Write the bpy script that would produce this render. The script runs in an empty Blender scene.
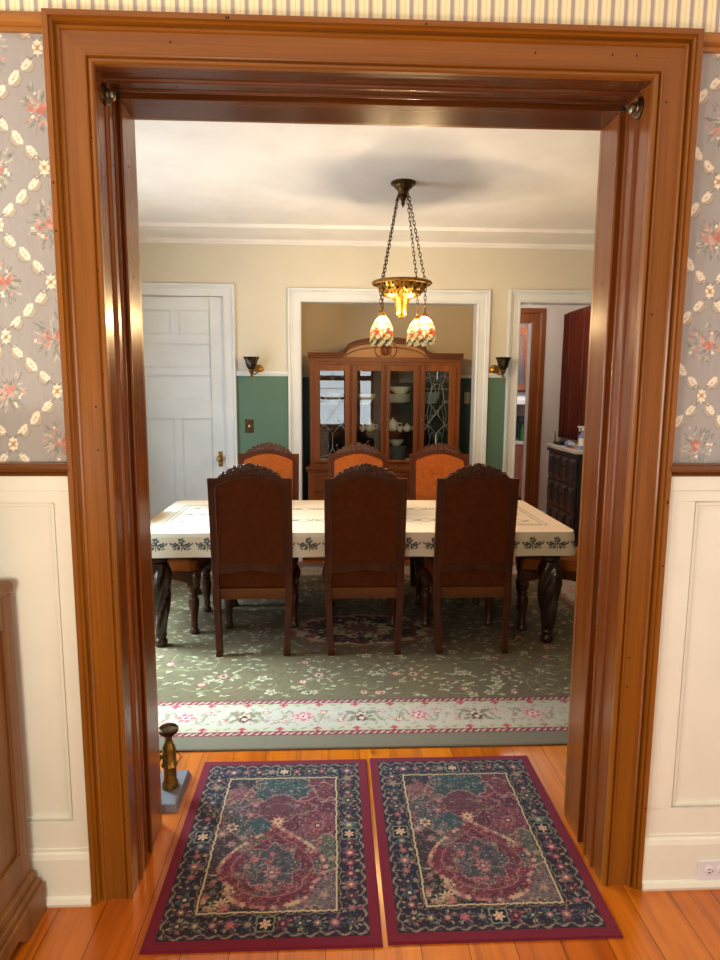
import bpy, bmesh, math, random
import numpy as np
from mathutils import Vector, Matrix, Euler

PI = math.pi
scn = bpy.context.scene
COL = scn.collection
random.seed(7)


# ------------------------------------------------------------------ colour
def lin1(c):
    return c / 12.92 if c <= 0.04045 else ((c + 0.055) / 1.055) ** 2.4


def rgb(r, g, b):
    return (lin1(r / 255.0), lin1(g / 255.0), lin1(b / 255.0), 1.0)


def lin_arr(a):
    return np.where(a <= 0.04045, a / 12.92, ((a + 0.055) / 1.055) ** 2.4)


# --------------------------------------------------------------- materials
def new_mat(name):
    m = bpy.data.materials.new(name)
    m.use_nodes = True
    nt = m.node_tree
    return m, nt, nt.nodes['Principled BSDF']


def N(nt, kind, **kw):
    n = nt.nodes.new(kind)
    for k, v in kw.items():
        setattr(n, k, v)
    return n


def coords(nt, scale=(1, 1, 1), kind='Object'):
    tc = N(nt, 'ShaderNodeTexCoord')
    mp = N(nt, 'ShaderNodeMapping')
    mp.inputs['Scale'].default_value = scale
    nt.links.new(tc.outputs[kind], mp.inputs['Vector'])
    return mp.outputs['Vector']


def noise(nt, vec, scale=1.0, detail=4.0, rough=0.55, dist=0.0):
    n = N(nt, 'ShaderNodeTexNoise')
    n.inputs['Scale'].default_value = scale
    n.inputs['Detail'].default_value = detail
    n.inputs['Roughness'].default_value = rough
    n.inputs['Distortion'].default_value = dist
    nt.links.new(vec, n.inputs['Vector'])
    return n.outputs['Fac']


def ramp(nt, fac, stops):
    r = N(nt, 'ShaderNodeValToRGB')
    el = r.color_ramp.elements
    while len(el) < len(stops):
        el.new(0.5)
    for e, (p, c) in zip(el, stops):
        e.position = p
        e.color = c
    nt.links.new(fac, r.inputs['Fac'])
    return r.outputs['Color']


def mix(nt, fac, a, b, mode='MIX'):
    m = N(nt, 'ShaderNodeMix', data_type='RGBA', blend_type=mode)
    for s, v in ((m.inputs[0], fac), (m.inputs[6], a), (m.inputs[7], b)):
        if hasattr(v, 'is_linked'):
            nt.links.new(v, s)
        else:
            s.default_value = v
    return m.outputs[2]


def bump(nt, bs, h, strength=0.2, dist=0.002):
    b = N(nt, 'ShaderNodeBump')
    b.inputs['Strength'].default_value = strength
    b.inputs['Distance'].default_value = dist
    nt.links.new(h, b.inputs['Height'])
    nt.links.new(b.outputs['Normal'], bs.inputs['Normal'])


def paint(name, c, rough=0.5, spec=0.4, tex=0.03, scale=60):
    m, nt, bs = new_mat(name)
    v = coords(nt)
    f = noise(nt, v, 3.0, 3)
    d = tuple(max(0, x * (1 - 2.2 * tex)) for x in c[:3]) + (1,)
    u = tuple(min(1, x * (1 + tex)) for x in c[:3]) + (1,)
    nt.links.new(ramp(nt, f, [(0.3, d), (0.7, u)]), bs.inputs['Base Color'])
    bs.inputs['Roughness'].default_value = rough
    bs.inputs['Specular IOR Level'].default_value = spec
    bump(nt, bs, noise(nt, v, scale, 2), 0.06, 0.002)
    return m


def wood(name, dark, light, axis='z', rough=0.3, spec=0.5, fine=1.0, coat=0.0, knots=False):
    m, nt, bs = new_mat(name)
    s = {'x': (0.6, 14, 14), 'y': (14, 0.6, 14), 'z': (14, 14, 0.6)}[axis]
    s2 = {'x': (3, 160, 160), 'y': (160, 3, 160), 'z': (160, 160, 3)}[axis]
    v = coords(nt, tuple(x * fine for x in s))
    f1 = noise(nt, v, 1.0, 6, 0.6, 0.8)
    v2 = coords(nt, s2)
    f2 = noise(nt, v2, 1.0, 3, 0.6)
    base = ramp(nt, f1, [(0.28, dark), (0.52, tuple((a + b) / 2 for a, b in zip(dark, light))), (0.75, light)])
    grain = ramp(nt, f2, [(0.3, (0.72, 0.68, 0.62, 1)), (0.6, (1, 1, 1, 1))])
    c = mix(nt, 0.7, base, grain, 'MULTIPLY')
    if knots:
        vv = coords(nt, (7, 7, 7))
        vo = N(nt, 'ShaderNodeTexVoronoi')
        vo.inputs['Scale'].default_value = 1.0
        nt.links.new(vv, vo.inputs['Vector'])
        k = ramp(nt, vo.outputs['Distance'], [(0.02, (0.25, 0.15, 0.08, 1)), (0.06, (1, 1, 1, 1))])
        c = mix(nt, 0.8, c, k, 'MULTIPLY')
    nt.links.new(c, bs.inputs['Base Color'])
    bs.inputs['Roughness'].default_value = rough
    bs.inputs['Specular IOR Level'].default_value = spec
    bs.inputs['Coat Weight'].default_value = coat
    bs.inputs['Coat Roughness'].default_value = 0.12
    bump(nt, bs, f2, 0.08, 0.001)
    return m


def metal(name, dark, light, rough=0.35, scale=40, metallic=1.0):
    m, nt, bs = new_mat(name)
    f = noise(nt, coords(nt), scale, 3)
    nt.links.new(ramp(nt, f, [(0.3, dark), (0.7, light)]), bs.inputs['Base Color'])
    bs.inputs['Metallic'].default_value = metallic
    bs.inputs['Roughness'].default_value = rough
    return m


def fabric(name, dark, light, scale=300, rough=0.85, sheen=0.15, bs_strength=0.3):
    m, nt, bs = new_mat(name)
    v = coords(nt)
    f = noise(nt, v, scale, 2)
    g = noise(nt, v, 22, 4, 0.65)
    a = ramp(nt, f, [(0.3, dark), (0.7, light)])
    b = ramp(nt, g, [(0.32, (0.68, 0.62, 0.56, 1)), (0.66, (1, 1, 1, 1))])
    nt.links.new(mix(nt, 0.8, a, b, 'MULTIPLY'), bs.inputs['Base Color'])
    bs.inputs['Roughness'].default_value = rough
    bs.inputs['Sheen Weight'].default_value = sheen
    bs.inputs['Specular IOR Level'].default_value = 0.12
    bump(nt, bs, f, bs_strength, 0.0015)
    return m


def patterned(name, rough=0.8, weave=700, spec=0.2, strength=0.25, sheen=0.0, var=0.2):
    """Takes its colours from the woven or printed pattern stored on the mesh."""
    m, nt, bs = new_mat(name)
    a = N(nt, 'ShaderNodeAttribute', attribute_name='pattern')
    v = coords(nt)
    f = noise(nt, v, weave, 2)
    c = mix(nt, var, a.outputs['Color'], ramp(nt, f, [(0.3, (0.45, 0.45, 0.45, 1)), (0.7, (1.25, 1.25, 1.25, 1))]), 'MULTIPLY')
    nt.links.new(c, bs.inputs['Base Color'])
    bs.inputs['Roughness'].default_value = rough
    bs.inputs['Specular IOR Level'].default_value = spec
    bs.inputs['Sheen Weight'].default_value = sheen
    bump(nt, bs, f, strength, 0.002)
    return m


def glass(name, tint=(1, 1, 1, 1), refl=0.0, rough=0.0):
    m, nt, bs = new_mat(name)
    nt.nodes.remove(bs)
    out = nt.nodes['Material Output']
    tr = N(nt, 'ShaderNodeBsdfTransparent')
    tr.inputs['Color'].default_value = tint
    gl = N(nt, 'ShaderNodeBsdfGlossy')
    gl.inputs['Roughness'].default_value = rough
    fr = N(nt, 'ShaderNodeFresnel')
    fr.inputs['IOR'].default_value = 1.5
    ad = N(nt, 'ShaderNodeMath', operation='MULTIPLY_ADD')
    ad.inputs[1].default_value = 1.0
    ad.inputs[2].default_value = refl
    nt.links.new(fr.outputs['Fac'], ad.inputs[0])
    mx = N(nt, 'ShaderNodeMixShader')
    nt.links.new(ad.outputs[0], mx.inputs[0])
    nt.links.new(tr.outputs[0], mx.inputs[1])
    nt.links.new(gl.outputs[0], mx.inputs[2])
    nt.links.new(mx.outputs[0], out.inputs['Surface'])
    return m


def two_tone(name, upper, lower, z, rough=0.6):
    """Wall painted in two colours that meet at the chair rail."""
    m, nt, bs = new_mat(name)
    ge = N(nt, 'ShaderNodeNewGeometry')
    sp = N(nt, 'ShaderNodeSeparateXYZ')
    nt.links.new(ge.outputs['Position'], sp.inputs[0])
    gt = N(nt, 'ShaderNodeMath', operation='GREATER_THAN')
    gt.inputs[1].default_value = z
    nt.links.new(sp.outputs['Z'], gt.inputs[0])
    f = noise(nt, coords(nt), 2.5, 3)
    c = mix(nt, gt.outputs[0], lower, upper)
    c = mix(nt, 0.5, c, ramp(nt, f, [(0.3, (0.9, 0.9, 0.9, 1)), (0.7, (1, 1, 1, 1))]), 'MULTIPLY')
    nt.links.new(c, bs.inputs['Base Color'])
    bs.inputs['Roughness'].default_value = rough
    bump(nt, bs, noise(nt, coords(nt), 70, 2), 0.05, 0.002)
    return m


def floor_mat():
    m, nt, bs = new_mat('amber_pine_boards')
    tc = N(nt, 'ShaderNodeTexCoord')
    mp = N(nt, 'ShaderNodeMapping')
    mp.inputs['Rotation'].default_value = (0, 0, PI / 2)
    mp.inputs['Location'].default_value = (0.35, 0.02, 0)
    nt.links.new(tc.outputs['Object'], mp.inputs['Vector'])
    br = N(nt, 'ShaderNodeTexBrick')
    br.offset = 0.37
    br.inputs['Scale'].default_value = 1.0
    br.inputs['Mortar Size'].default_value = 0.0014
    br.inputs['Mortar Smooth'].default_value = 0.2
    br.inputs['Bias'].default_value = 0.0
    br.inputs['Brick Width'].default_value = 2.9
    br.inputs['Row Height'].default_value = 0.145
    br.inputs['Color1'].default_value = rgb(212, 118, 18)
    br.inputs['Color2'].default_value = rgb(182, 88, 10)
    br.inputs['Mortar'].default_value = rgb(58, 26, 10)
    nt.links.new(mp.outputs['Vector'], br.inputs['Vector'])
    g = noise(nt, coords(nt, (26, 1.1, 26)), 1.0, 6, 0.62, 1.2)
    gr = ramp(nt, g, [(0.28, (0.55, 0.44, 0.36, 1)), (0.5, (0.93, 0.9, 0.88, 1)), (0.72, (1.12, 1.1, 1.05, 1))])
    c = mix(nt, 0.85, br.outputs['Color'], gr, 'MULTIPLY')
    bl = noise(nt, coords(nt, (5, 2.2, 1)), 1.0, 3)
    c = mix(nt, 0.6, c, ramp(nt, bl, [(0.33, (0.72, 0.6, 0.5, 1)), (0.6, (1, 1, 1, 1))]), 'MULTIPLY')
    vo = N(nt, 'ShaderNodeTexVoronoi')
    vo.inputs['Scale'].default_value = 2.6
    nt.links.new(coords(nt, (1.5, 0.8, 1)), vo.inputs['Vector'])
    c = mix(nt, 0.75, c, ramp(nt, vo.outputs['Distance'], [(0.03, (0.2, 0.09, 0.04, 1)), (0.075, (1, 1, 1, 1))]), 'MULTIPLY')
    nt.links.new(c, bs.inputs['Base Color'])
    bs.inputs['Roughness'].default_value = 0.28
    bs.inputs['Coat Weight'].default_value = 0.5
    bs.inputs['Coat Roughness'].default_value = 0.16
    bump(nt, bs, br.outputs['Fac'], -0.3, 0.002)
    return m


def stripes_mat():
    m, nt, bs = new_mat('cream_striped_paper')
    tc = N(nt, 'ShaderNodeTexCoord')
    sp = N(nt, 'ShaderNodeSeparateXYZ')
    nt.links.new(tc.outputs['Object'], sp.inputs[0])
    a = N(nt, 'ShaderNodeMath', operation='MULTIPLY')
    a.inputs[1].default_value = 1 / 0.0385
    nt.links.new(sp.outputs['X'], a.inputs[0])
    fr = N(nt, 'ShaderNodeMath', operation='FRACT')
    nt.links.new(a.outputs[0], fr.inputs[0])
    cream, gold, grey = rgb(252, 240, 196), rgb(238, 218, 158), rgb(178, 168, 162)
    r = N(nt, 'ShaderNodeValToRGB')
    r.color_ramp.interpolation = 'CONSTANT'
    stops = [(0.0, cream), (0.28, gold), (0.34, cream), (0.60, gold), (0.64, grey), (0.9, gold)]
    el = r.color_ramp.elements
    while len(el) < len(stops):
        el.new(0.5)
    for e, (p, c) in zip(el, stops):
        e.position = p
        e.color = c
    nt.links.new(fr.outputs[0], r.inputs['Fac'])
    nt.links.new(r.outputs['Color'], bs.inputs['Base Color'])
    bs.inputs['Roughness'].default_value = 0.7
    return m


M = {}
M['casing_v'] = wood('golden_oak_upright', rgb(124, 71, 10), rgb(156, 93, 17), 'z', 0.32, 0.5, coat=0.2)
M['casing_h'] = wood('golden_oak_level', rgb(122, 69, 10), rgb(154, 90, 17), 'x', 0.32, 0.5, coat=0.2)
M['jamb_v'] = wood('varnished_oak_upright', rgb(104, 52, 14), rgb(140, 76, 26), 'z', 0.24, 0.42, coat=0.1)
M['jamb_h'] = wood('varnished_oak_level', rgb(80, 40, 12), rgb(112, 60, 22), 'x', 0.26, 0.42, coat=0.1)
M['rail'] = wood('brown_rail_wood', rgb(92, 50, 18), rgb(140, 84, 34), 'x', 0.3, coat=0.3)
M['rail_gold'] = wood('golden_rail_wood', rgb(150, 92, 32), rgb(186, 122, 48), 'x', 0.3, coat=0.3)
M['slot'] = paint('dark_pocket', rgb(22, 16, 12), 0.8)
M['white'] = paint('white_trim_paint', rgb(222, 224, 226), 0.35, 0.5)
M['door'] = paint('white_door_paint', rgb(220, 224, 228), 0.38, 0.5)
M['ceil'] = paint('white_ceiling_paint', rgb(240, 235, 230), 0.8, 0.2)
M['cream'] = paint('cream_wainscot_paint', rgb(240, 238, 219), 0.4, 0.5)
M['wall2'] = two_tone('cream_and_green_wall', rgb(214, 206, 188), rgb(84, 116, 98), 1.83)
M['alcove'] = two_tone('shaded_alcove_wall', rgb(206, 184, 150), rgb(66, 92, 76), 1.83)  # same cream and green, darkened and warmed for the alcove's shade
M['plain'] = paint('plain_wall_paint', rgb(214, 202, 184), 0.7)
M['pantry'] = paint('pale_pantry_paint', rgb(214, 204, 194), 0.6)
M['floor'] = floor_mat()
M['frieze'] = stripes_mat()
M['paper'] = patterned('flowered_wallpaper', 0.6, 500, 0.3, 0.1, var=0.08)
M['rug'] = patterned('woven_wool_rug', 0.95, 420, 0.1, 0.5, 0.1, var=0.45)
M['cloth'] = patterned('printed_linen', 0.85, 900, 0.2, 0.15, 0.05, var=0.08)
M['rugside'] = fabric('maroon_binding', rgb(84, 18, 34), rgb(120, 30, 52), 400)
M['chairwood'] = wood('dark_walnut', rgb(62, 28, 9), rgb(94, 46, 16), 'z', 0.5, 0.2, 1.5)
M['chairwood_x'] = wood('mid_walnut', rgb(86, 44, 12), rgb(118, 66, 22), 'x', 0.5, 0.2, 1.5)
M['carving'] = metal('carved_walnut', rgb(46, 20, 8), rgb(92, 48, 20), 0.32, 90, 0.0)
M['chairfab'] = fabric('rust_chenille', rgb(138, 72, 28), rgb(190, 106, 46), 240, 0.9, 0.0)
M['chairback'] = fabric('shaded_backing_cloth', rgb(78, 34, 10), rgb(100, 46, 14), 260, 0.85, 0.0)  # outside-back cloth, its tone also darkened for the unlit side
M['tablewood'] = wood('dark_table_wood', rgb(34, 16, 8), rgb(66, 34, 16), 'z', 0.3, 0.5, coat=0.4)
M['hutch'] = wood('honey_cherry', rgb(104, 52, 13), rgb(138, 74, 22), 'z', 0.42, 0.3)
M['hutch_h'] = wood('honey_cherry_level', rgb(96, 46, 12), rgb(130, 68, 20), 'x', 0.42, 0.3)
M['hutch_light'] = wood('pale_cherry_inlay', rgb(146, 88, 24), rgb(176, 112, 38), 'x', 0.4, 0.5)
M['glaze'] = paint('dark_antique_glaze', rgb(64, 30, 10), 0.5)
M['hutch_in'] = wood('cabinet_lining', rgb(54, 30, 14), rgb(80, 46, 22), 'z', 0.5, 0.3)
M['glass'] = glass('clear_pane', (0.93, 0.96, 0.95, 1), 0.02)
M['crystal'] = glass('crystal', (0.86, 0.9, 0.9, 1), 0.12, 0.05)
M['lead'] = metal('lead_came', rgb(120, 120, 116), rgb(190, 190, 186), 0.3)
M['china'] = paint('white_china', rgb(240, 240, 236), 0.2, 0.6)
M['bluechina'] = paint('blue_grey_china', rgb(150, 168, 180), 0.2, 0.6)
M['brass'] = metal('aged_brass', rgb(120, 84, 34), rgb(176, 132, 60), 0.36)
M['bright_brass'] = metal('bright_gilt_brass', rgb(176, 122, 36), rgb(226, 176, 70), 0.3)
M['bronze'] = metal('dark_bronze', rgb(60, 44, 28), rgb(104, 80, 50), 0.42)
M['pewter'] = metal('dark_leaded_cup', rgb(40, 36, 34), rgb(92, 82, 72), 0.3)
M['nickel'] = metal('dull_nickel', rgb(120, 112, 98), rgb(170, 160, 140), 0.35)
M['stone'] = paint('grey_stone_slab', rgb(112, 108, 110), 0.6, 0.3, 0.12)
M['plastic'] = paint('white_plastic', rgb(232, 232, 232), 0.35)
M['beigeplastic'] = paint('beige_plastic', rgb(206, 188, 158), 0.4)
M['black'] = paint('black_plastic', rgb(18, 18, 20), 0.4)
M['ebony'] = wood('ebonised_wood', rgb(26, 23, 27), rgb(44, 40, 46), 'z', 0.28, 0.5, coat=0.3)
M['marble'] = paint('pale_grey_top', rgb(206, 198, 190), 0.3, 0.5, 0.08)
M['curtain'] = fabric('dark_red_curtain', rgb(62, 20, 8), rgb(104, 38, 16), 250)
M['pantrywood'] = wood('reddish_door_wood', rgb(112, 58, 18), rgb(150, 84, 32), 'z', 0.4, 0.35)
M['kitchenwood'] = wood('kitchen_oak', rgb(112, 58, 26), rgb(158, 92, 48), 'z', 0.4)
M['tile'] = paint('speckled_tile', rgb(150, 124, 108), 0.4, 0.4, 0.25)
M['greenglass'] = paint('green_bottle_glass', rgb(34, 104, 38), 0.1, 0.6)
M['bluepack'] = paint('blue_packet', rgb(120, 140, 200), 0.3, 0.5)
M['redpack'] = paint('red_card', rgb(190, 50, 50), 0.5)
M['deskwood'] = wood('brown_cabinet_wood', rgb(112, 70, 34), rgb(146, 98, 54), 'z', 0.45, 0.35)


def bulb_mat():
    m, nt, bs = new_mat('lit_bulb')
    bs.inputs['Emission Color'].default_value = (1, 0.78, 0.42, 1)
    bs.inputs['Emission Strength'].default_value = 2.2
    return m


def shade_mat():
    m, nt, bs = new_mat('leaded_lamp_glass')
    out = nt.nodes['Material Output']
    a = N(nt, 'ShaderNodeAttribute', attribute_name='pattern')
    tl = N(nt, 'ShaderNodeBsdfTranslucent')
    dim = mix(nt, 1.0, a.outputs['Color'], (0.035, 0.035, 0.035, 1), 'MULTIPLY')
    nt.links.new(dim, tl.inputs['Color'])
    nt.links.new(dim, bs.inputs['Base Color'])
    bs.inputs['Roughness'].default_value = 0.25
    nt.links.new(a.outputs['Color'], bs.inputs['Emission Color'])
    bs.inputs['Emission Strength'].default_value = 2.2
    mx = N(nt, 'ShaderNodeMixShader')
    mx.inputs[0].default_value = 0.65
    nt.links.new(bs.outputs[0], mx.inputs[1])
    nt.links.new(tl.outputs[0], mx.inputs[2])
    tp = N(nt, 'ShaderNodeBsdfTransparent')
    nt.links.new(mix(nt, 0.55, a.outputs['Color'], (1, 0.97, 0.9, 1)), tp.inputs['Color'])
    m2 = N(nt, 'ShaderNodeMixShader')
    m2.inputs[0].default_value = 0.60
    nt.links.new(mx.outputs[0], m2.inputs[1])
    nt.links.new(tp.outputs[0], m2.inputs[2])
    nt.links.new(m2.outputs[0], out.inputs['Surface'])
    return m


M['bulb'] = bulb_mat()
M['shade'] = shade_mat()


# ------------------------------------------------------------ mesh building
class MB:
    def __init__(self):
        self.v, self.f, self.m, self.s = [], [], [], []

    def add(self, verts, faces, mi=0, smooth=False):
        o = len(self.v)
        self.v += [tuple(p) for p in verts]
        for f in faces:
            self.f.append([i + o for i in f])
            self.m.append(mi)
            self.s.append(smooth)
        return self

    def box(self, x0, x1, y0, y1, z0, z1, mi=0):
        v = [(x0, y0, z0), (x1, y0, z0), (x1, y1, z0), (x0, y1, z0), (x0, y0, z1), (x1, y0, z1), (x1, y1, z1), (x0, y1, z1)]
        f = [(0, 3, 2, 1), (4, 5, 6, 7), (0, 1, 5, 4), (1, 2, 6, 5), (2, 3, 7, 6), (3, 0, 4, 7)]
        return self.add(v, f, mi)

    def frustum(self, a, b, mi=0):
        """two rectangles given as (x0,x1,y0,y1,z)"""
        v = []
        for x0, x1, y0, y1, z in (a, b):
            v += [(x0, y0, z), (x1, y0, z), (x1, y1, z), (x0, y1, z)]
        f = [(0, 3, 2, 1), (4, 5, 6, 7), (0, 1, 5, 4), (1, 2, 6, 5), (2, 3, 7, 6), (3, 0, 4, 7)]
        return self.add(v, f, mi)

    def prism(self, pts, d0, d1, plane='xz', mi=0, smooth=False):
        """extrude a 2-D outline; plane xz -> depth along y, xy -> z, yz -> x"""
        def put(a, b, d):
            return {'xz': (a, d, b), 'xy': (a, b, d), 'yz': (d, a, b)}[plane]
        n = len(pts)
        v = [put(a, b, d0) for a, b in pts] + [put(a, b, d1) for a, b in pts]
        self.add(v, [list(range(n))[::-1], list(range(n, 2 * n))], mi)
        self.add(v, [(i, (i + 1) % n, n + (i + 1) % n, n + i) for i in range(n)], mi, smooth)
        return self

    def lathe(self, prof, c=(0, 0, 0), n=20, twist=None, mi=0, axis='z'):
        """prof: (radius, height); twist(theta, z, r) -> radius"""
        v, f = [], []
        for r, z in prof:
            for k in range(n):
                t = 2 * PI * k / n
                q = twist(t, z, r) if twist else r
                a, b = q * math.cos(t), q * math.sin(t)
                p = {'z': (a, b, z), 'y': (a, z, b), 'x': (z, a, b)}[axis]
                v.append((c[0] + p[0], c[1] + p[1], c[2] + p[2]))
        for i in range(len(prof) - 1):
            for k in range(n):
                k2 = (k + 1) % n
                f.append((i * n + k, i * n + k2, (i + 1) * n + k2, (i + 1) * n + k))
        self.add(v, f, mi, True)
        self.add(v[:n], [list(range(n))[::-1]], mi)
        self.add(v[-n:], [list(range(n))], mi)
        return self

    def tube(self, pts, r, n=8, mi=0, closed=False):
        pts = [Vector(p) for p in pts]
        L = len(pts)
        rs = r if hasattr(r, '__len__') else [r] * L
        v, f = [], []
        up = Vector((0, 0, 1))
        prev = None
        for i, p in enumerate(pts):
            if closed:
                d = pts[(i + 1) % L] - pts[i - 1]
            else:
                d = pts[min(i + 1, L - 1)] - pts[max(i - 1, 0)]
            d.normalize()
            if prev is None:
                a = d.cross(up if abs(d.z) < 0.9 else Vector((1, 0, 0))).normalized()
            else:
                a = (prev - d * prev.dot(d)).normalized()
            prev = a
            b = d.cross(a)
            for k in range(n):
                t = 2 * PI * k / n
                v.append(p + (a * math.cos(t) + b * math.sin(t)) * rs[i])
        for i in range(L if closed else L - 1):
            j = (i + 1) % L
            for k in range(n):
                k2 = (k + 1) % n
                f.append((i * n + k, i * n + k2, j * n + k2, j * n + k))
        self.add(v, f, mi, True)
        if not closed:
            self.add(v[:n], [list(range(n))[::-1]], mi)
            self.add(v[-n:], [list(range(n))], mi)
        return self

    def ball(self, c, r, n=10, m=7, mi=0, rot=None):
        rx, ry, rz = r if hasattr(r, '__len__') else (r, r, r)
        R = Euler(rot).to_matrix() if rot else None
        v, f = [], []
        for i in range(m + 1):
            a = PI * i / m
            for k in range(n):
                t = 2 * PI * k / n
                p = Vector((rx * math.sin(a) * math.cos(t), ry * math.sin(a) * math.sin(t), rz * math.cos(a)))
                if R:
                    p = R @ p
                v.append((c[0] + p.x, c[1] + p.y, c[2] + p.z))
        for i in range(m):
            for k in range(n):
                k2 = (k + 1) % n
                f.append((i * n + k, (i + 1) * n + k, (i + 1) * n + k2, i * n + k2))
        return self.add(v, f, mi, True)

    def map(self, fn):
        self.v = [tuple(fn(*p)) for p in self.v]
        return self

    def build(self, name, mats, parent=None, loc=None, bevel=0.0, seg=2, sharp=38):
        me = bpy.data.meshes.new(name)
        me.from_pydata(self.v, [], self.f)
        if not isinstance(mats, (list, tuple)):
            mats = [mats]
        for m in mats:
            me.materials.append(m)
        me.polygons.foreach_set('material_index', self.m)
        me.polygons.foreach_set('use_smooth', self.s)
        bm = bmesh.new()
        bm.from_mesh(me)
        bmesh.ops.remove_doubles(bm, verts=bm.verts, dist=1e-5)
        bmesh.ops.recalc_face_normals(bm, faces=bm.faces)
        bm.to_mesh(me)
        bm.free()
        if any(self.s):
            me.set_sharp_from_angle(angle=math.radians(sharp))
        me.update()
        o = bpy.data.objects.new(name, me)
        COL.objects.link(o)
        if parent is not None:
            o.parent = parent
        if loc is not None:
            o.location = loc
        if bevel:
            b = o.modifiers.new('bevel', 'BEVEL')
            b.width = bevel
            b.segments = seg
            b.limit_method = 'ANGLE'
            b.angle_limit = math.radians(40)
        return o


def tag(o, label=None, cat=None, group=None, kind=None):
    if label: o['label'] = label
    if cat: o['category'] = cat
    if group: o['group'] = group
    if kind: o['kind'] = kind
    return o


def thing(name, label, cat, loc=(0, 0, 0), rz=0, group=None):
    o = bpy.data.objects.new(name, None)
    o.empty_display_size = 0.05
    COL.objects.link(o)
    o.location = loc
    o.rotation_euler = (0, 0, rz)
    return tag(o, label, cat, group)


def struct(o, label=None):
    o['kind'] = 'structure'
    if label: o['label'] = label
    return o


def kids(o):
    return [c for c in bpy.data.objects if c.parent == o]


def copy_tree(o, parent=None):
    c = o.copy()
    COL.objects.link(c)
    if parent is not None:
        c.parent = parent
    for ch in kids(o):
        copy_tree(ch, c)
    return c


def arc(cx, cz, r, a0, a1, n):
    return [(cx + r * math.cos(a0 + (a1 - a0) * i / n), cz + r * math.sin(a0 + (a1 - a0) * i / n)) for i in range(n + 1)]


# ------------------------------------------------------- pattern rasteriser
class Canvas:
    """A cloth or paper pattern in metres, sampled every `res` metres."""
    def __init__(self, W, H, res, base):
        self.W, self.H = W, H
        self.nx, self.ny = int(round(W / res)) + 1, int(round(H / res)) + 1
        self.xs = np.linspace(0, W, self.nx)
        self.ys = np.linspace(0, H, self.ny)
        self.a = np.empty((self.ny, self.nx, 3))
        self.a[:] = np.array(base) / 255.0

    def win(self, x0, x1, y0, y1):
        i0, i1 = np.searchsorted(self.xs, [x0, x1])
        j0, j1 = np.searchsorted(self.ys, [y0, y1])
        if i1 <= i0 or j1 <= j0:
            return None
        X, Y = np.meshgrid(self.xs[i0:i1], self.ys[j0:j1])
        return (slice(j0, j1), slice(i0, i1)), X, Y

    def put(self, sl, mask, col, al=1.0):
        c = np.array(col) / 255.0
        k = (mask * al)[..., None] if mask.dtype != bool else (mask.astype(float) * al)[..., None]
        self.a[sl] = self.a[sl] * (1 - k) + c * k

    def rect(self, x0, x1, y0, y1, col, al=1.0):
        w = self.win(x0, x1, y0, y1)
        if w:
            self.put(w[0], np.ones(w[1].shape), col, al)

    def ell(self, cx, cy, rx, ry, col, rot=0.0, al=1.0):
        r = max(rx, ry)
        w = self.win(cx - r, cx + r, cy - r, cy + r)
        if not w: return
        sl, X, Y = w
        c, s = math.cos(rot), math.sin(rot)
        U = ((X - cx) * c + (Y - cy) * s) / rx
        V = (-(X - cx) * s + (Y - cy) * c) / ry
        self.put(sl, U * U + V * V < 1, col, al)

    def rose(self, cx, cy, r, n, amp, col, rot=0.0, al=1.0, sy=1.0):
        R = r * (1 + amp) * max(1, sy)
        w = self.win(cx - R, cx + R, cy - R, cy + R)
        if not w: return
        sl, X, Y = w
        dx, dy = X - cx, (Y - cy) / sy
        self.put(sl, np.hypot(dx, dy) < r * (1 + amp * np.cos(n * (np.arctan2(dy, dx) + rot))), col, al)

    def line(self, pts, wd, col, al=1.0):
        for (x0, y0), (x1, y1) in zip(pts[:-1], pts[1:]):
            w = self.win(min(x0, x1) - wd, max(x0, x1) + wd, min(y0, y1) - wd, max(y0, y1) + wd)
            if not w: continue
            sl, X, Y = w
            dx, dy = x1 - x0, y1 - y0
            L = dx * dx + dy * dy + 1e-12
            t = np.clip(((X - x0) * dx + (Y - y0) * dy) / L, 0, 1)
            self.put(sl, np.hypot(X - x0 - t * dx, Y - y0 - t * dy) < wd / 2, col, al)

    def poly(self, pts, col, al=1.0):
        px, py = np.array([p[0] for p in pts]), np.array([p[1] for p in pts])
        w = self.win(px.min(), px.max(), py.min(), py.max())
        if not w: return
        sl, X, Y = w
        ins = np.zeros(X.shape, bool)
        n = len(pts)
        for i in range(n):
            x0, y0, x1, y1 = px[i], py[i], px[(i + 1) % n], py[(i + 1) % n]
            if y0 == y1: continue
            k = ((y0 > Y) != (y1 > Y)) & (X < (x1 - x0) * (Y - y0) / (y1 - y0) + x0)
            ins ^= k
        self.put(sl, ins, col, al)

    def colours(self):
        rgbv = lin_arr(np.clip(self.a, 0, 1)).reshape(-1, 3)
        return np.concatenate([rgbv, np.ones((len(rgbv), 1))], axis=1)


def grid_faces(nx, ny, off=0):
    i, j = np.meshgrid(np.arange(nx - 1), np.arange(ny - 1))
    a = (j * nx + i).ravel() + off
    return np.stack([a, a + 1, a + 1 + nx, a + nx], axis=1)


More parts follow.
